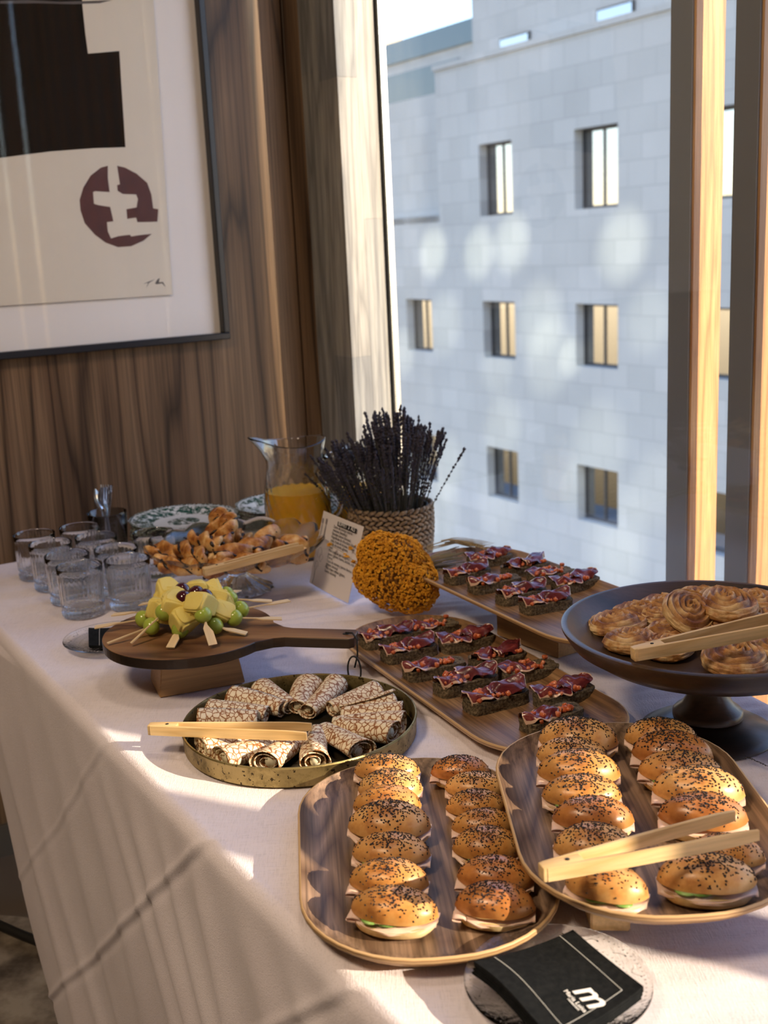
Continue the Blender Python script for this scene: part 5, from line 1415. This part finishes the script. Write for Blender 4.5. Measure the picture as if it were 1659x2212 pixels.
# ------------------------------------------------------------------ scalloped glass cake stand with pastry twists
zc = ZT+.070
cs = thing('glass_cake_stand', 'clear scalloped glass cake stand carrying chocolate pastry twists', 'cake stand', (CK[0], CK[1], ZT))
rc_ = .172; NS = 16
def rfc(a, j, r, z):
    k = max(0, (r-.11)/.06); return 1+.045*abs(math.sin(a*NS/2))*min(k, 1)-.02*min(k, 1)
def zfc(a, j, r, z):
    k = max(0, (r-.12)/.05); return .007*abs(math.sin(a*NS/2))*min(k, 1.1)-.002*min(k, 1)
MB().add(*lathe([(0, .070), (.06, .070), (.115, .071), (.135, .0745), (.150, .081), (.164, .091), (rc_, .0985), (rc_+.0012, .0985), (rc_+.0005, .096), (.166, .0875), (.152, .0765), (.137, .070), (.116, .0665), (.06, .0652), (.028, .063), (0, .063)], 192, rfc, zfc, caps=False)).build('dish', 'pressed_glass', cs, auto=60)
MB().add(*lathe([(0, .063), (.026, .063), (.020, .055), (.014, .044), (.015, .036), (.024, .026), (.045, .014), (.062, .006), (.066, .001), (.064, 0), (0, .0)], 96, lambda a, j, r, z: 1+.03*math.cos(a*16)*(r > .02), caps=False)).build('foot', 'pressed_glass', cs, auto=50)
def twist(seed):
    r = random.Random(seed); t = thing('pastry_twist', 'twist', 'pastry'); L = .122*r.uniform(.93, 1.07); off = seed*1.9; ph = r.uniform(0, 6)
    for s in (0, 1):
        mb = MB()
        def f(a, b, s=s):
            u = -1+2*a; th = ph+s*PI+a*PI*2.1; w = 2*PI*b
            env = (1-abs(u)**5)**.5 if abs(u) < 1 else 0
            cx = u*L/2; oy, oz = math.cos(th)*.0085*(1-.3*env+.3), math.sin(th)*.0060
            ry, rz = .0150*(.35+.65*env), .0092*(.35+.65*env)
            rr = 1+.16*nz(u*3, w*.9, off+s*5)+.07*nz(u*11, w*2, off)
            y = math.cos(w)*ry*rr; z = math.sin(w)*rz*rr
            tw = th*.5; yy = y*math.cos(tw)-z*math.sin(tw); zz = y*math.sin(tw)+z*math.cos(tw)
            return (cx, oy+yy, max(oz+zz+.0150, 0))
        V, F = gridf(f, 36, 20, cv=True); F.append(tuple(range(20))); F.append(tuple(range(35*20, 36*20))[::-1])
        MB().add(V, F).build('dough_strand', 'puff_pastry', t)
    mb = MB()
    for s in (0, 1):
        pth = [((-1+2*a)*L/2*.93, math.cos(ph+PI/2+s*PI+a*PI*2.1)*.0120, .0150+math.sin(ph+PI/2+s*PI+a*PI*2.1)*.0100) for a in [k/18 for k in range(19)]]
        mb.add(*tube([(x, y, max(z, .003)) for x, y, z in pth], lambda q: .0030+.0012*math.sin(q*30+seed), 8))
    for k in range(10):
        x = r.uniform(-.48, .48)*L; a = r.uniform(0, 6); mb.add([(p[0]*.0022+x, p[1]*.0022+.016*math.cos(a), max(p[2]*.0020+.015+.011*math.sin(a), .001)) for p in OCT[0]], OCT[1])
    mb.build('chocolate_filling', 'chocolate', t)
    return t
TWS = [twist(s) for s in (1, 2, 3, 4, 5)]
c3 = lambda x, y: (280+x/3.95, 1100+y/3.95)
zt_ = ZT+.0715
tw = [((120, 455), (440, 420), .0, 'far left, upper of two side by side'), ((135, 350), (395, 370), .008, 'left rear, folded end facing left'), ((390, 330), (710, 420), .020, 'centre left, lying across the others'),
      ((420, 540), (715, 430), .002, 'front, left of the tongs hinge'), ((460, 215), (835, 330), .034, 'top of the heap, left'), ((740, 225), (800, 90), .046, 'standing steeply at the very top'),
      ((745, 410), (1095, 310), .018, 'centre, partly above the tongs'), ((1040, 330), (1250, 210), .022, 'upper right, raised end with chocolate'), ((1110, 320), (1500, 280), .004, 'right rear, dark with chocolate'),
      ((1150, 440), (1440, 395), .0, 'right side, below the tongs tips'), ((950, 500), (1150, 540), .0, 'front right, small end showing'), ((720, 570), (920, 530), .0, 'front centre under the tongs'), ((260, 510), (460, 535), .0, 'front left, pale small one'), ((930, 240), (1060, 300), .004, 'rear centre, in shade'), ((640, 300), (900, 250), .004, 'inside the heap at the back'), ((850, 300), (880, 110), .040, 'top of the heap, right upright one')]
for i, (a, b, dz, w_) in enumerate(tw):
    pa, pb = at(*c3(*a), zt_+dz+.015), at(*c3(*b), zt_+dz+.015); m = (pa+pb)/2; d = pb-pa
    ang = math.atan2(d[1], d[0]); ln = np.linalg.norm(d[:2]); c_ = m[:2]-CK; n_ = np.linalg.norm(c_)
    lim = .150-min(ln, .12)*.5*abs(np.dot(c_/max(n_, 1e-6), [math.cos(ang), math.sin(ang)]))
    if n_ > lim: c_ *= lim/n_
    steep = i in (5, 15); ry = -R(48) if steep else (R(-14) if i in (7,) else R(rnd.uniform(-4, 4)))
    if steep: ang = R(70)
    put(TWS, i, 'chocolate pastry twist on the glass stand, '+w_, (CK[0]+c_[0], CK[1]+c_[1], zt_+dz+(.012 if steep else 0)), (rnd.uniform(-.2, .2), ry, ang), 'chocolate pastry twists', (.86 if not steep else .6, .95, 1.0))
tongs('bamboo tongs resting on the pastry twists of the glass stand', at(440, 1236, ZT+.098), at(650, 1180, ZT+.112), ZT+.098, ZT+.112, .012, arm_h=.014)
